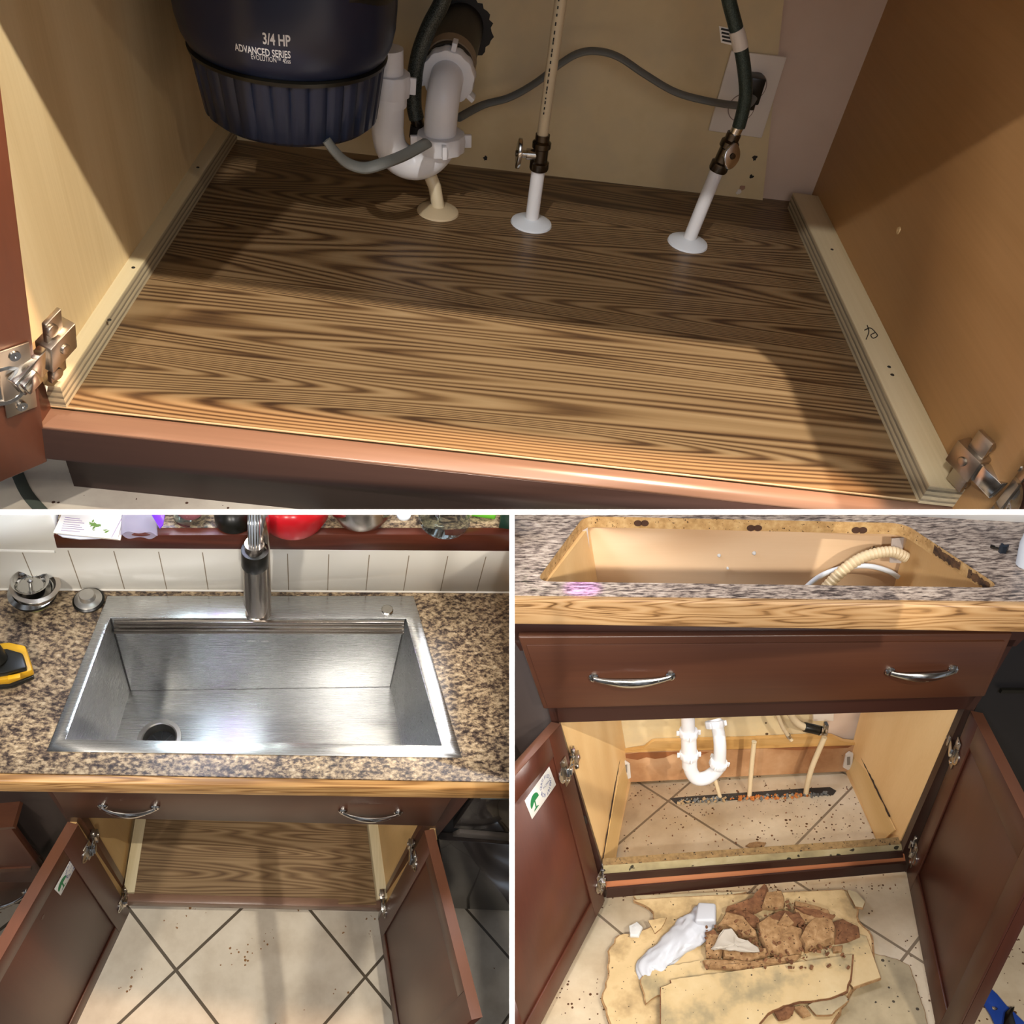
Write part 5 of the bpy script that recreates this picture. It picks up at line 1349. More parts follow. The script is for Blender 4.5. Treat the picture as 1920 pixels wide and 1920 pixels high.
# paper tags hanging low in both back corners
for pts in ([(1164, 1430), (1172, 1428), (1181, 1434), (1183, 1458), (1172, 1464), (1166, 1440)], [(1586, 1416), (1593, 1411), (1600, 1414), (1597, 1441), (1590, 1444), (1581, 1439)]):
    m = MB(); m.prism([bkp(u, v, .03) for u, v in pts], -bnr * .006); tg = part('plastic_bracket', m, plain('bracket_white', '#c9c2b8', .4, var=0), sc3, label='white plastic corner bracket')
    cx0 = sum(p[0] for p in pts) / 6; cy0 = sum(p[1] for p in pts) / 6
    m = MB(); m.prism([bkp(cx0 - 3, cy0 - 8, .031), bkp(cx0 + 3, cy0 - 9, .031), bkp(cx0 + 3, cy0 + 6, .031), bkp(cx0 - 3, cy0 + 7, .031)], bnr * .0004); part('slot', m, plain('bracket_slot', '#7d756b', .6, var=0), tg)

# ---- doors
Hb = y_(1131, 1688, -.006); Ht = y_(1048, 1357, -.006)
pz = lambda u, v, h: R3.pl(u, v, V(h), cz_)
Ob = pz(1013, 1915, Hb); nn = (Ht - Hb).cross(Ob - Hb); Ot = R3.pl(965, 1450, Hb, nn)
dL3, nL3, qL3, _ = make_door(sc3, Hb, Ht, Ob, Ot, (1, 0, .2), .43, .019, (M_darkLv, M_darkLv), fw=.052)
pdl = lambda u, v: R3.pl(u, v, Hb, nn); eL = (Hb - Ob).normalized()
hinge(dL3, pdl(1056, 1445) + nL3 * .0048, eL, nL3, Ht - Hb, y_(1077, 1422, .03), 1.15)
hinge(dL3, pdl(1122, 1655) + nL3 * .0048, eL, nL3, Ht - Hb, y_(1133, 1634, .02), 1.0)
sticker(dL3, [pdl(983, 1501), pdl(1029, 1437), pdl(1042, 1471), pdl(997, 1536)], nL3)
m = MB(); c = pdl(1095, 1537); m.fbox(c, ((Ht - Hb).normalized(), eL, nL3), (.010, .003, .005)); part('slot', m, M_ink, dL3)
Hb = y_(1703, 1636, -.006); Ht = y_(1824, 1334, -.006)
Ob = pz(1757, 1915, Hb); nn2 = (Ht - Hb).cross(Ob - Hb); Ot = R3.pl(1911, 1508, Hb, nn2)
dR3, nR3, qR3, _ = make_door(sc3, Hb, Ht, Ob, Ot, (-1, 0, .2), .43, .019, (M_darkLv, M_darkLv), fw=.055)
pdr = lambda u, v: R3.pl(u, v, Hb, nn2); eR = (Hb - Ob).normalized()
hinge(dR3, pdr(1796, 1413) + nR3 * .0048, eR, nR3, Ht - Hb, y_(1784, 1388, .03), 1.15)
hinge(dR3, pdr(1718, 1604) + nR3 * .0048, eR, nR3, Ht - Hb, y_(1711, 1582, .02), 1.0)
# dark neighbours both sides
sp3 = thing('side_cabinet', 'dark cabinet face at the far left behind the open door with the sticker', 'cabinet', y_(970, 1400, .05))
m = MB(); m.prism([y_(900, 1160, .045), y_(985, 1160, .045), y_(1050, 1360, .045), y_(1136, 1688, .045), y_(900, 1688, .045)], (0, .02, 0)); part('face_frame', m, M_side, sp3)
sp4 = thing('dishwasher', 'black appliance front at the far right behind the open right door', 'dishwasher', y_(1880, 1400, .05))
m = MB(); m.prism([y_(1905, 1160, .05), y_(2000, 1160, .05), y_(2000, 1660, .05), y_(1700, 1640, .05), y_(1826, 1336, .05)], (0, .02, 0)); part('door_panel', m, plain('black_appliance', '#1c1b1d', .3), sp4)
m = MB(); m.prism([y_(1876, 1290, .045), y_(2000, 1290, .045), y_(2000, 1296, .045), y_(1872, 1296, .045)], (0, -.008, 0)); part('handle_strip', m, M_black, sp4)

# ---- tiles
fp = lambda u, v, h=0.0: lz(u, v, h)
P1 = fp(1680, 1838.0); P2 = fp(1392, 1642)
# joints: lines through px pairs
da = fp(1718, 1860) - fp(1612, 1732); 
j1a, j1b = fp(1612, 1732), fp(1730, 1805)
j2a, j2b = fp(1690, 1797), fp(1720, 1740)
m_ = j1b - j1a; m2_ = j2b - j2a
gd = lambda deg: cx_ * math.cos(math.radians(deg)) + V((0, math.sin(math.radians(deg)), 0))
M_tileR = tile_mat('beige_floor_tile_dusty', fp(1702, 1786), Af + cx_ * .127 + V((0, -.213, 0)), gd(-48), gd(42.5), [(.3, '#c8b496'), (.5, '#d9c8ab'), (.7, '#e6d8be')], '#8a7b66', .006, ('#5c3d24', 110, .50, .13))
m = MB(); c0 = fp(1420, 1760)
m.prism([c0 - cx_ * 1.2 + V((0, -.5, 0)), c0 + cx_ * 1.2 + V((0, -.5, 0)), c0 + cx_ * 1.2 + V((0, .55, 0)), c0 - cx_ * 1.2 + V((0, .55, 0))], -cz_ * .02); struct('floor', m, M_tileR)

# slot broken through the cabinet floor, with rubble in it
slot = [(1256, 1497), (1300, 1493), (1400, 1486), (1500, 1479), (1556, 1476), (1568, 1483), (1562, 1491), (1500, 1493), (1400, 1499), (1330, 1503), (1268, 1508)]
sl_t = thing('floor_slot', 'long dark slot with orange rubble cut in the tiles inside the cabinet', 'floor slot', lz(1400, 1495))
m = MB(); m.prism([lz(u, v, .0004) for u, v in slot], cz_ * .0008); part('slot_edge', m, plain('slot_dark', '#2c2620', .9, var=.3), sl_t)
mats_ = [plain('orange_rubble', '#b0682c', .9, var=.2), plain('grey_rubble', '#6a6a66', .9, var=.2), plain('tan_rubble', '#a58a64', .9, var=.2)]
r_ = random.Random(11); MBs = [MB(), MB(), MB()]
for k in range(170):
    t = r_.random(); u = 1268 + 285 * t; v = 1503 - 15 * t + r_.uniform(-3.5, 4)
    i = 0 if (t > .35 and t < .88 and r_.random() < .6) else (1 if r_.random() < .6 or t > .88 else 2)
    p = lz(u, v, .002); s_ = r_.uniform(.0015, .005)
    X = V((r_.uniform(-1, 1), r_.uniform(-1, 1), r_.uniform(-1, 1))).normalized(); Y = X.orthogonal().normalized(); Zq = X.cross(Y)
    MBs[i].fbox(p, (X, Y, Zq), (s_, s_ * .7, s_ * .5))
for i in range(3):
    if MBs[i].v: o = part('rubble', MBs[i], mats_[i], sl_t); o['kind'] = 'stuff'

# ---- plumbing
Py = lambda u, v, yy: R3.y(u, v, yy)
ty = .22
tr3 = thing('drain_trap', 'white plastic drain trap with four slip nuts hanging in the emptied cabinet', 'drain trap', Py(1310, 1465, ty))
rp_ = .0175
m = MB(); m.tube([Py(1289, 1325, ty), Py(1291, 1380, ty), Py(1293, 1425, ty), Py(1296, 1446, ty), Py(1306, 1459, ty), Py(1322, 1459, ty), Py(1337, 1450, ty), Py(1346, 1440, ty), Py(1349, 1430, ty)], [.0165, .0165, .0175, .0175, .0172, .017, .0165, .0165, .0165], 26, smooth_path=6); part('bend_pipe', m, M_pvc, tr3)
m = MB(); m.tube([Py(1349, 1436, ty), Py(1350, 1400, ty), Py(1347, 1372, ty + .01), Py(1341, 1350, ty + .03)], .0155, 26, smooth_path=6); part('riser_pipe', m, M_pvc, tr3)
for (u, v, ax_, rr0) in ((1291, 1374, (0, 0, 1), .0225), (1292, 1415, (0, 0, 1), .0225), (1347, 1431, (.25, -.1, 1), .0215), (1340, 1358, (-.1, .5, .8), .0225)):
    slip_nut(Py(u, v, ty + (.02 if v == 1358 else 0)), ax_, rr0, .017, 4 if v in (1374, 1415) else 3, tr3, a0=.05)
m = MB(); m.tube([Py(1291, 1380, ty), Py(1293, 1437, ty)], .019, 26); part('coupling', m, M_pvc, tr3)
M_hosew = plain('cream_hose', '#d8c4a0', .4)
def tube_thing(name, pts, r, mat, lab, cat, pn='tube', seg=14, sm=6):
    t = thing(name, lab, cat, pts[0]); m = MB(); m.tube(pts, r, seg, smooth_path=sm); part(pn, m, mat, t); return t
tube_thing('supply_pipe', [lz(1350, 1494), lz(1350, 1494, .02) * 0 + Py(1343, 1470, lz(1350, 1494).y), Py(1338, 1452, lz(1350, 1494).y)], .0055, M_hosew, 'short cream pipe rising from the slot behind the drain trap', 'pipe')
pb = lz(1405, 1493); t = tube_thing('supply_pipe', [pb, Py(1409, 1440, pb.y), Py(1414, 1392, pb.y)], .0062, M_hosew, 'straight cut cream pipe standing upright in the slot', 'pipe')
m = MB(); m.lathe([(.0062, 0), (.0066, .001), (.0042, .001), (.004, -.004), (0, -.004)], Py(1414, 1391, pb.y), (.05, 0, 1), 18); part('cut_end', m, M_escut_c, t)
pb = lz(1511, 1489); tube_thing('supply_pipe', [pb, Py(1514, 1470, pb.y), Py(1522, 1440, pb.y), Py(1534, 1410, pb.y), Py(1546, 1382, pb.y)], .0068, M_hosew, 'curved cream pipe rising to the black rubber coupling', 'pipe')
yc = pb.y
cp = thing('rubber_coupling', 'black rubber hose coupling with a metal clamp near the outlet box', 'coupling', Py(1530, 1367, yc))
m = MB(); m.tube([Py(1508, 1363, yc), Py(1535, 1369, yc)], .0125, 20); part('sleeve', m, M_black, cp, bevel=.001)
for u in (1536, 1543):
    m = MB(); m.tube([Py(u, 1369, yc), Py(u + 3, 1370, yc)], .0135, 20); part('clamp', m, M_chrome, cp)
m = MB(); m.fbox(Py(1548, 1366, yc), ((1, 0, 0), (0, 1, 0), (0, 0, 1)), (.004, .008, .016)); part('clamp_screw', m, M_chrome, cp)
tube_thing('drain_hose', [Py(1480, 1335, yc), Py(1488, 1348, yc), Py(1498, 1358, yc), Py(1510, 1364, yc)], .009, M_hosew, 'cream ribbed hose running into the black coupling', 'hose')
t = tube_thing('supply_tube', [Py(1457, 1338, yc), Py(1467, 1362, yc), Py(1478, 1380, yc), Py(1484, 1388, yc)], .0052, M_hosew, 'thin cream tube with a cut end hanging left of the coupling', 'tube')
m = MB(); m.tube([Py(1477, 1378, yc), Py(1480, 1383, yc)], .0062, 14); part('collar', m, M_chrome, t)
ob3 = thing('wall_outlet', 'bottom of a white outlet box peeking below the middle rail', 'outlet', bkp(1540, 1340))
m = MB(); m.prism([bkp(1522, 1343, .002), bkp(1560, 1343, .002), bkp(1562, 1310, .002), bkp(1522, 1310, .002)], bnr * .02); part('box', m, M_plate, ob3, bevel=.002)
# hoses seen through the hole in the counter
hy = .30
hh = lambda u, v, yy=hy: R3.y(u, v, yy)
ht3 = thing('drain_hose', 'cream corrugated hose curving up through the counter hole', 'hose', hh(1560, 1100))
path = [hh(1528, 1125), hh(1552, 1098), hh(1580, 1070), hh(1612, 1048), hh(1645, 1037), hh(1675, 1035), hh(1698, 1045)]
pp, rr0 = spline([V(p) for p in path], [.0125] * len(path), 14)
m = MB(); m.tube(pp, [.0125 + .0011 * math.sin(i * 2.1) for i in range(len(pp))], 18); part('hose', m, M_hosew, ht3)
ht4 = thing('supply_tube', 'thin white tube crossing behind the corrugated hose in the counter hole', 'tube', hh(1520, 1100))
m = MB(); m.tube([hh(1500, 1112, .33), hh(1535, 1082, .33), hh(1575, 1066, .33), hh(1610, 1061, .33), hh(1640, 1063, .33), hh(1668, 1072, .33), hh(1684, 1082, .33)], .0062, 14, smooth_path=6); part('tube', m, M_escut, ht4)
for u, v in ((1696, 1050), (1688, 1088)):
    m = MB(); m.tube([onR(u, v, .001), onR(u, v, .012)], .012, 14); part('hose_hole', m, M_chip, sc3)
# ---- things on the counter
bt = thing('plastic_bottle', 'white plastic bottle cut by the right edge on the counter with the hole', 'bottle', z_(1930, 1065))
m = MB(); m.lathe([(.022, 0), (.025, .003), (.026, .05), (.022, .07), (.01, .08)], z_(1930, 1062), Z3, 36); part('body', m, M_escut, bt)
bc = z_(1876, 1030)
mm = thing('wing_nut', 'small dark metal sink clip lying on the counter right of the hole', 'metal clip', bc)
m = MB(); m.tube([z_(1862, 1027, .004), z_(1880, 1030, .006)], .0028, 8); m.lathe([(.005, 0), (.005, .004)], z_(1861, 1027), Z3, 12); part('screw', m, M_bronze, mm)
m = MB(); m.fbox(z_(1880, 1030, .008), ((1, 0, 0), (0, 1, 0), (0, 0, 1)), (.006, .004, .008)); m.fbox(z_(1887, 1028, .008), ((.7, .7, 0), (-.7, .7, 0), (0, 0, 1)), (.007, .002, .006)); m.fbox(z_(1881, 1025, .006), ((0, 1, 0), (-1, 0, 0), (0, 0, 1)), (.008, .002, .004)); part('clip', m, plain('dark_blue_metal', '#26303c', .4), mm)
# strip of wall tile behind the right end of the counter
m = MB(); m.prism([kb, ke, ke + Z3 * .25, kb + Z3 * .25], V((-kd.y, kd.x, 0)) * .02); struct('trim_5', m, plain('white_wall_tile_plain', '#dcd8d0', .15, var=0))

# ---- rubble heap on the tiles in front
def jag(uv, seed, amp=2.2, sub=4, closed=True, keep=()):
    r = random.Random(seed); out = []; n = len(uv)
    for i in range(n):
        a = uv[i]; b2 = uv[(i + 1) % n]; out.append(a)
        if i in keep: continue
        L = math.hypot(b2[0] - a[0], b2[1] - a[1]); k = max(1, int(L / 9))
        for j in range(1, k): t = j / k; out.append((a[0] + (b2[0] - a[0]) * t + r.uniform(-amp, amp), a[1] + (b2[1] - a[1]) * t + r.uniform(-amp * .7, amp * .7)))
    return out
def slabpiece(name, uv, h, t, mt, ms, lab, cat, seed=1, amp=2.2, keep=(), tilt=None, group=None):
    P_ = [lz(u, v, h) for u, v in jag(uv, seed, amp, keep=keep)]
    c = sum(P_, V((0, 0, 0))) / len(P_)
    if tilt: P_ = [p + cz_ * ((p - c).dot(cx_) * tilt[0] + (p - c).y * tilt[1]) for p in P_]
    root = thing(name, lab, cat, c, group)
    m = MB(); m.prism(P_, cz_ * (t * .85)); part('board_core', m, ms, root)
    m = MB(); m.prism([p + cz_ * (t * .85) for p in [c + (q - c) * .985 for q in P_]], cz_ * (t * .15)); part('surface', m, mt, root)
    return root
M_bd = speckled('old_board_face', [(.34, '#8f7a58'), (.44, '#b69c71'), (.52, '#c9af83'), (.7, '#bfa67a')], '#4a3a26', 9, .7, 120, .12)
M_bd2 = speckled('old_board_grey_face', [(.3, '#8f8267'), (.5, '#a8997a'), (.7, '#b9a988')], '#40372a', 12, .7, 100, .13)
M_bd3 = speckled('stained_board_face', [(.30, '#7f755d'), (.42, '#a3926e'), (.52, '#c2a97c'), (.7, '#cdb78c')], '#3d3428', 9, .65, 130, .1)
M_core = speckled('crumbled_chipboard', [(.3, '#7d5c3c'), (.5, '#96744e'), (.7, '#ae8d66')], '#4a3018', 70, .95, 240, .22, bump=.6)
M_coreD = speckled('wet_crumbled_chipboard', [(.3, '#5b3a24'), (.5, '#744d31'), (.7, '#8a6242')], '#3a2413', 60, .95, 240, .22, bump=.6)
slabpiece('broken_board', [(1640, 1790), (1680, 1800), (1705, 1812), (1735, 1900), (1740, 1925), (1560, 1930), (1560, 1840)], .002, .004, M_bd2, M_core, 'grey flat board piece under the right end of the heap', 'board', 2, 2)
slabpiece('broken_board', [(1188, 1693), (1260, 1688), (1400, 1682), (1580, 1674), (1600, 1678), (1609, 1700), (1612, 1735), (1635, 1760), (1640, 1800), (1600, 1860), (1560, 1930), (1145, 1930), (1128, 1880), (1140, 1840), (1140, 1790), (1160, 1760), (1200, 1752), (1230, 1740), (1225, 1715), (1205, 1700)], .007, .013, M_bd, M_core, 'large pale broken cabinet floor board lying under the whole heap', 'board', 3, 2.6, keep=(0, 1, 2))
slabpiece('broken_board', [(1188, 1683), (1300, 1678), (1400, 1675), (1360, 1683), (1250, 1692), (1195, 1692)], .012, .006, M_bd2, M_core, 'narrow dark board strip along the back edge of the heap', 'board', 4, .8)
slabpiece('broken_board', [(1588, 1672), (1606, 1677), (1622, 1695), (1618, 1706), (1604, 1704)], .024, .008, M_bd2, M_core, 'small grey board corner standing off the right back of the heap', 'board', 5, 1)
slabpiece('broken_board', [(1560, 1742), (1625, 1760), (1652, 1838), (1600, 1856), (1585, 1840), (1500, 1800)], .022, .008, M_bd3, M_core, 'greyish square board piece on the right side of the heap', 'board', 6, .8, keep=(1, 2))
slabpiece('broken_board', [(1200, 1840), (1215, 1822), (1300, 1806), (1420, 1790), (1520, 1770), (1560, 1790), (1500, 1850), (1300, 1860), (1230, 1870), (1210, 1885)], .022, .006, M_bd3, M_core, 'thin peeled board layer between the heap and the front board', 'board', 7, 2)
slabpiece('broken_board', [(1238, 1856), (1258, 1848), (1256, 1842), (1400, 1822), (1601, 1794), (1598, 1830), (1590, 1862), (1560, 1875), (1530, 1880), (1500, 1882), (1470, 1890), (1440, 1905), (1420, 1930), (1238, 1932)], .030, .009, M_bd3, M_coreD, 'front board with a torn lower right edge lying on top of the heap', 'board', 8, 1.4, keep=(3, 4, 13))
slabpiece('broken_board', [(1515, 1888), (1540, 1876), (1585, 1870), (1592, 1878), (1560, 1905), (1530, 1906)], .026, .006, M_bd2, M_core, 'small torn board flap below the front board', 'board', 9, 1.4)
slabpiece('broken_board', [(1215, 1728), (1250, 1722), (1240, 1742), (1228, 1752)], .020, .004, M_bd, M_core, 'small cracked board flake on the left of the heap', 'board', 10, 1.2)
heap = [
 ('wedge shaped brown chunk at the back of the heap', [(1362, 1711), (1395, 1700), (1415, 1695), (1436, 1670), (1440, 1678), (1432, 1705), (1410, 1714), (1385, 1714)], M_coreD, .030, .022, (0, .2)),
 ('pale capped chunk at the back of the heap', [(1438, 1682), (1466, 1678), (1470, 1690), (1472, 1702), (1455, 1708), (1430, 1706)], M_core, .030, .018, None),
 ('dark flat chunk left of centre', [(1362, 1716), (1395, 1713), (1425, 1733), (1428, 1745), (1400, 1738), (1366, 1730)], M_coreD, .026, .016, (.15, 0)),
 ('long chunk left of the white triangle', [(1345, 1745), (1362, 1722), (1395, 1732), (1420, 1760), (1421, 1772), (1402, 1765), (1380, 1758), (1362, 1745)], M_core, .024, .024, (.1, .1)),
 ('large flat chunk in the middle of the heap', [(1420, 1742), (1440, 1728), (1470, 1740), (1506, 1752), (1502, 1790), (1470, 1798), (1440, 1792), (1424, 1765)], M_core, .030, .02, (0, .08)),
 ('reddish chunk behind the middle one', [(1438, 1728), (1460, 1716), (1500, 1722), (1510, 1738), (1480, 1744), (1448, 1736)], M_coreD, .032, .02, (.05, -.1)),
 ('small triangular chunk on top', [(1458, 1736), (1472, 1713), (1488, 1732), (1480, 1738)], M_core, .050, .008, None),
 ('jagged chunk right of centre', [(1490, 1700), (1530, 1712), (1555, 1722), (1560, 1735), (1525, 1748), (1500, 1738), (1488, 1718)], M_core, .028, .026, (.1, 0)),
 ('long dark splinter along the back right', [(1488, 1702), (1530, 1708), (1565, 1720), (1560, 1726), (1520, 1718)], M_coreD, .052, .006, None),
 ('crumbled chunk with a pale skin on the right', [(1512, 1752), (1530, 1738), (1560, 1736), (1568, 1752), (1565, 1772), (1540, 1782), (1510, 1790), (1500, 1775)], M_core, .026, .03, (-.1, .15)),
 ('rust brown soft chunk on the far right', [(1556, 1738), (1580, 1730), (1610, 1745), (1612, 1762), (1590, 1772), (1565, 1776)], M_coreD, .022, .016, None),
 ('dark chunk at the lower left of the heap', [(1325, 1762), (1350, 1765), (1356, 1790), (1350, 1805), (1325, 1800)], M_core, .022, .024, None),
 ('broad crumbly chunk under the white triangle', [(1355, 1782), (1400, 1785), (1440, 1790), (1438, 1802), (1395, 1812), (1358, 1804)], M_core, .022, .02, (0, .1)),
 ('crumbly ridge along the front of the heap', [(1320, 1805), (1360, 1806), (1400, 1812), (1460, 1800), (1500, 1796), (1490, 1806), (1420, 1818), (1380, 1822), (1325, 1818)], M_core, .030, .012, None),
 ('small chip near the right rim', [(1560, 1778), (1580, 1775), (1578, 1786), (1562, 1788)], M_core, .030, .006, None),
 ('brown clump touching the white wrap', [(1322, 1752), (1340, 1748), (1348, 1760), (1332, 1768)], M_coreD, .034, .010, None),
 ('curled chip below the front board', [(1452, 1902), (1475, 1890), (1490, 1892), (1480, 1910), (1460, 1915)], M_coreD, .024, .010, None),
 ('orange brown chip below the front board', [(1488, 1892), (1505, 1888), (1520, 1905), (1505, 1910)], M_core, .024, .008, None),
]
def chunk(uv, mat, h, t, tilt, seed):
    r = random.Random(seed); pts = jag(uv, seed, 1.8)
    P_ = [lz(u, v, h) for u, v in pts]; c = sum(P_, V((0, 0, 0))) / len(P_)
    if tilt: P_ = [p + cz_ * ((p - c).dot(cx_) * tilt[0] + (p - c).y * tilt[1]) for p in P_]
    n = len(P_); vs = []; rings = [(1.0, 0), (1.03, .35), (1.0, .7), (.93, .93), (.6, 1.0), (.3, 1.02)]
    m = MB()
    for s_, k in rings:
        for p in P_: vs.append(c + (p - c) * (s_ + r.uniform(-.02, .02)) + cz_ * (t * k + r.uniform(-.0018, .0018) * (1 if k else 0)))
    fs = [(j * n + i, j * n + (i + 1) % n, (j + 1) * n + (i + 1) % n, (j + 1) * n + i) for j in range(len(rings) - 1) for i in range(n)]
    vs.append(c + cz_ * t); fs += [((len(rings) - 1) * n + i, (len(rings) - 1) * n + (i + 1) % n, len(vs) - 1) for i in range(n)]; fs.append(list(range(n))[::-1])
    m.add(vs, fs); return m, c
for i, (lab, uv, mat, h, t, tilt) in enumerate(heap):
    m, c = chunk(uv, mat, h, t, tilt, 20 + i)
    single('chipboard_chunk', m, mat, lab, 'chipboard chunk', base=c, group='chunks of rotten chipboard in the heap')
# white pieces
m, c = chunk([(1334, 1780), (1358, 1748), (1372, 1745), (1385, 1762), (1402, 1766), (1420, 1776), (1424, 1784)], M_plate_w, .052, .004, (0, .15), 77)
single('laminate_triangle', m, plain('dirty_white_laminate', '#aea598', .5), 'white triangular laminate piece lying on the chunks', 'laminate piece', base=c)
m, c = chunk([(1180, 1742), (1195, 1732), (1205, 1742), (1198, 1758), (1182, 1758)], M_plate_w, .022, .010, None, 78)
single('white_flake', m, plain('white_flake', '#c4c5c5', .6), 'white flake on the left rim of the heap', 'flake', base=c)
# crumpled white plastic wrap
wr = thing('crumpled_wrap', 'crumpled white plastic wrap lying across the left of the heap', 'plastic wrap', lz(1270, 1790))
spine = [(1222, 1840, .020, .024), (1214, 1818, .026, .032), (1232, 1798, .034, .036), (1262, 1775, .034, .042), (1290, 1752, .034, .048), (1308, 1735, .034, .046), (1318, 1716, .032, .036), (1322, 1706, .03, .030)]
pp, rr0 = spline([lz(u, v, h * .62 + .004) for u, v, h, r in spine], [r * .78 for *_, r in spine], 9)
m = MB(); n_ = 40; vs = []
for i, p in enumerate(pp):
    t_ = (pp[min(i + 1, len(pp) - 1)] - pp[max(i - 1, 0)]).normalized(); sd = t_.cross(cz_).normalized()
    for k in range(n_):
        a = 2 * PI * k / n_
        q = V((math.cos(a) * 2.2, math.sin(a) * 2.2, i * .16)); f = 1 + .26 * noise.noise(q) + .12 * abs(noise.noise(q * 2.6)) - .07
        d = sd * math.cos(a) * 1.0 + cz_ * math.sin(a) * .55
        vs.append(p + d * rr0[i] * f)
fs = [(i * n_ + k, i * n_ + (k + 1) % n_, (i + 1) * n_ + (k + 1) % n_, (i + 1) * n_ + k) for i in range(len(pp) - 1) for k in range(n_)] + [list(range(n_))[::-1], [(len(pp) - 1) * n_ + k for k in range(n_)]]
m.add(vs, fs, True); part('wrap', m, plain('white_wrap', '#b9bcc4', .3, var=.01), wr, angle=70)
# squared end of the wrap
P_ = [lz(1304, 1742, .03), lz(1343, 1742, .03), lz(1344, 1708, .03), lz(1310, 1706, .03)]
m = MB(); m.prism(P_, cz_ * .028); part('folded_end', m, plain('white_wrap_end', '#b9bcc4', .3, var=.01), wr, bevel=.006, bseg=3)
# crumbs
r_ = random.Random(21); m = MB()
def crumb(u, v, h, s_):
    p = lz(u, v, h); X = V((r_.uniform(-1, 1), r_.uniform(-1, 1), r_.uniform(-1, 1))).normalized(); Y = X.orthogonal().normalized(); m.fbox(p + cz_ * s_ * .5, (X, Y, X.cross(Y)), (s_, s_ * .6, s_ * .5))
for k in range(520):
    w_ = r_.random()
    if w_ < .45: crumb(max(1325, min(1600, r_.gauss(1450, 70))), max(1690, min(1815, r_.gauss(1760, 32))), .036 + r_.uniform(0, .012), r_.uniform(.0015, .0045))
    elif w_ < .8: crumb(r_.uniform(1170, 1630), r_.uniform(1470, 1610), .0, r_.uniform(.0006, .0022))
    else: crumb(r_.uniform(1150, 1690), r_.uniform(1655, 1675), .0, r_.uniform(.0008, .0022))
m2 = m; single('crumbs', m2, M_coreD, 'brown chipboard crumbs scattered over the heap and the cabinet tiles', 'crumbs', base=lz(1400, 1700), kind='stuff')
m = MB(); p0 = lz(1412, 1586, .001)
m, c = chunk([(1398, 1588), (1405, 1583), (1420, 1581), (1436, 1582), (1432, 1588), (1410, 1591)], M_core, .0, .006, None, 90); single('wood_scrap', m, M_core, 'small brown scrap on the tiles just behind the inner board', 'scrap', base=c)
# rubber mark
# pry bar
pbm = plain('blue_painted_steel', '#23459a', .35, var=.04)
pr_ = thing('pry_bar', 'blue flat pry bar lying on the tiles at the lower right under the door', 'pry bar', lz(1860, 1880))
hole_c = [lz(u, v) for u, v in ((1860, 1894), (1862, 1888), (1868, 1894), (1864, 1899))]
outer = [lz(u, v) for u, v in ((1845, 1925), (1825, 1845), (1838, 1838), (1905, 1900))]
m = MB()
uvb = [(1824, 1850), (1838, 1838), (1870, 1868), (1888, 1890), (1900, 1900), (1925, 1925), (1870, 1935), (1856, 1905), (1835, 1872)]
bp = [lz(u, v) for u, v in uvb]; cc = lz(1864, 1893); 
hp = []
for p in bp:
    d = (p - cc).normalized(); hp.append(cc + d * .0055)
k = len(bp); vs = []
for h_ in (.0005, .006): vs += [p + cz_ * h_ for p in bp] + [p + cz_ * h_ for p in hp]
fs = []
for i in range(k):
    j = (i + 1) % k; fs += [(i, j, k + j, k + i), (2 * k + i, 2 * k + j, 3 * k + j, 3 * k + i), (i, j, 2 * k + j, 2 * k + i), (k + i, k + j, 3 * k + j, 3 * k + i)]
m.add(vs, fs); part('bar', m, pbm, pr_, bevel=.0008)
m = MB(); m.prism([lz(u, v, .001) for u, v in ((1884, 1904), (1893, 1896), (1902, 1893), (1898, 1905), (1905, 1930), (1880, 1930))], cz_ * .010); part('claw', m, M_bronze, pr_, bevel=.001)


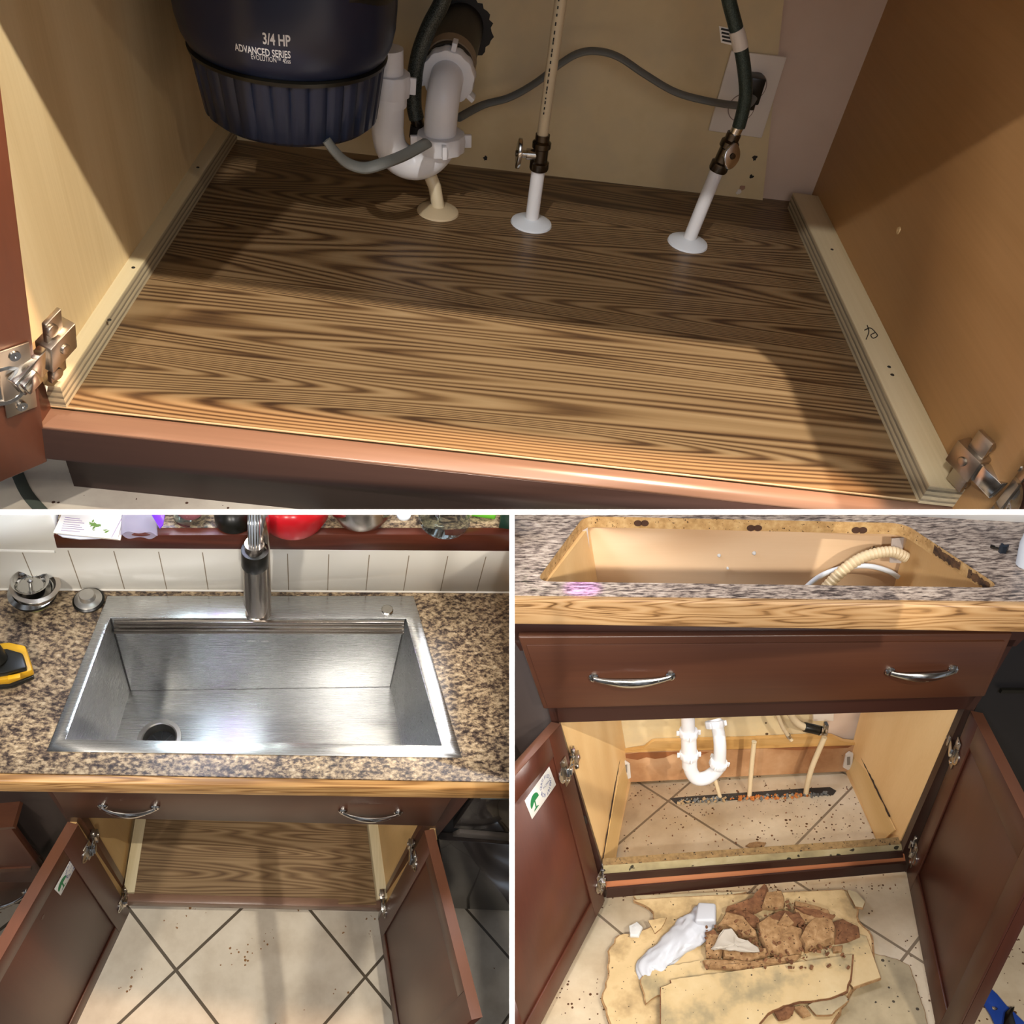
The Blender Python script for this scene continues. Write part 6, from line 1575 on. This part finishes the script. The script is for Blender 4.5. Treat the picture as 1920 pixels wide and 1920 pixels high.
# ================================================================== partitions between the three rooms
def cam_box(name, x0, x1, y0, y1, z0, z1):
    me = bpy.data.meshes.new(name)
    vs = [(x, -y, -z) for z in (z0, z1) for x, y in ((x0, y0), (x1, y0), (x1, y1), (x0, y1))]
    me.from_pydata(vs, [], [(0, 1, 2, 3), (7, 6, 5, 4), (0, 4, 5, 1), (1, 5, 6, 2), (2, 6, 7, 3), (3, 7, 4, 0)])
    me.materials.append(M_border); o = bpy.data.objects.new(name, me); C.objects.link(o)
    o.matrix_world = CAMW; o['kind'] = 'structure'; return o
Z0 = .58; h = Z0 * 5 / F
cam_box('trim_1', -1.2, 1.2, -h, h, Z0, Z0 + .05)
Z1 = 1.02; h1 = Z1 * 5 / F
cam_box('trim_2', -h1, h1, h * .98, 2.2, Z1, Z1 + .06)

# what stands in a room ends at the partition: cut with the partition's middle plane
bpy.context.view_layer.update()
planes = {'T': [((0, -1, 0))], 'L': [(0, 1, 0), (-1, 0, 0)], 'R': [(0, 1, 0), (1, 0, 0)]}
CW = CAMW @ FLIP
dead = []
for o, g, par in ALLM:
    mw = o.matrix_world
    inv = mw.inverted()
    for k in planes[g.name]:
        n_w = (CW.to_3x3() @ V(k)); p_w = CW.translation
        pts = [mw @ v.co for v in o.data.vertices]
        ds = [(p - p_w).dot(n_w) for p in pts]
        if not ds or min(ds) >= 0: continue
        if max(ds) <= 0: dead.append(o); break
        if o.data.users > 1: o.data = o.data.copy()
        bm = bmesh.new(); bm.from_mesh(o.data)
        n_l = (inv.to_3x3() @ n_w).normalized(); p_l = inv @ p_w
        r = bmesh.ops.bisect_plane(bm, geom=bm.verts[:] + bm.edges[:] + bm.faces[:], plane_co=p_l, plane_no=n_l, clear_inner=True)
        ed = [e for e in bm.edges if e.is_boundary and all(abs((v.co - p_l).dot(n_l)) < 1e-5 for v in e.verts)]
        if ed: bmesh.ops.holes_fill(bm, edges=ed, sides=0)
        bm.to_mesh(o.data); bm.free()
for o in set(dead):
    for c_ in list(o.children): c_.parent = None; 
    gone = [o]
    bpy.data.objects.remove(o)
for o in list(bpy.data.objects):
    if o.type == 'EMPTY' and not o.children: bpy.data.objects.remove(o)
for o in bpy.data.objects:
    if '_b' in o.keys(): del o['_b']
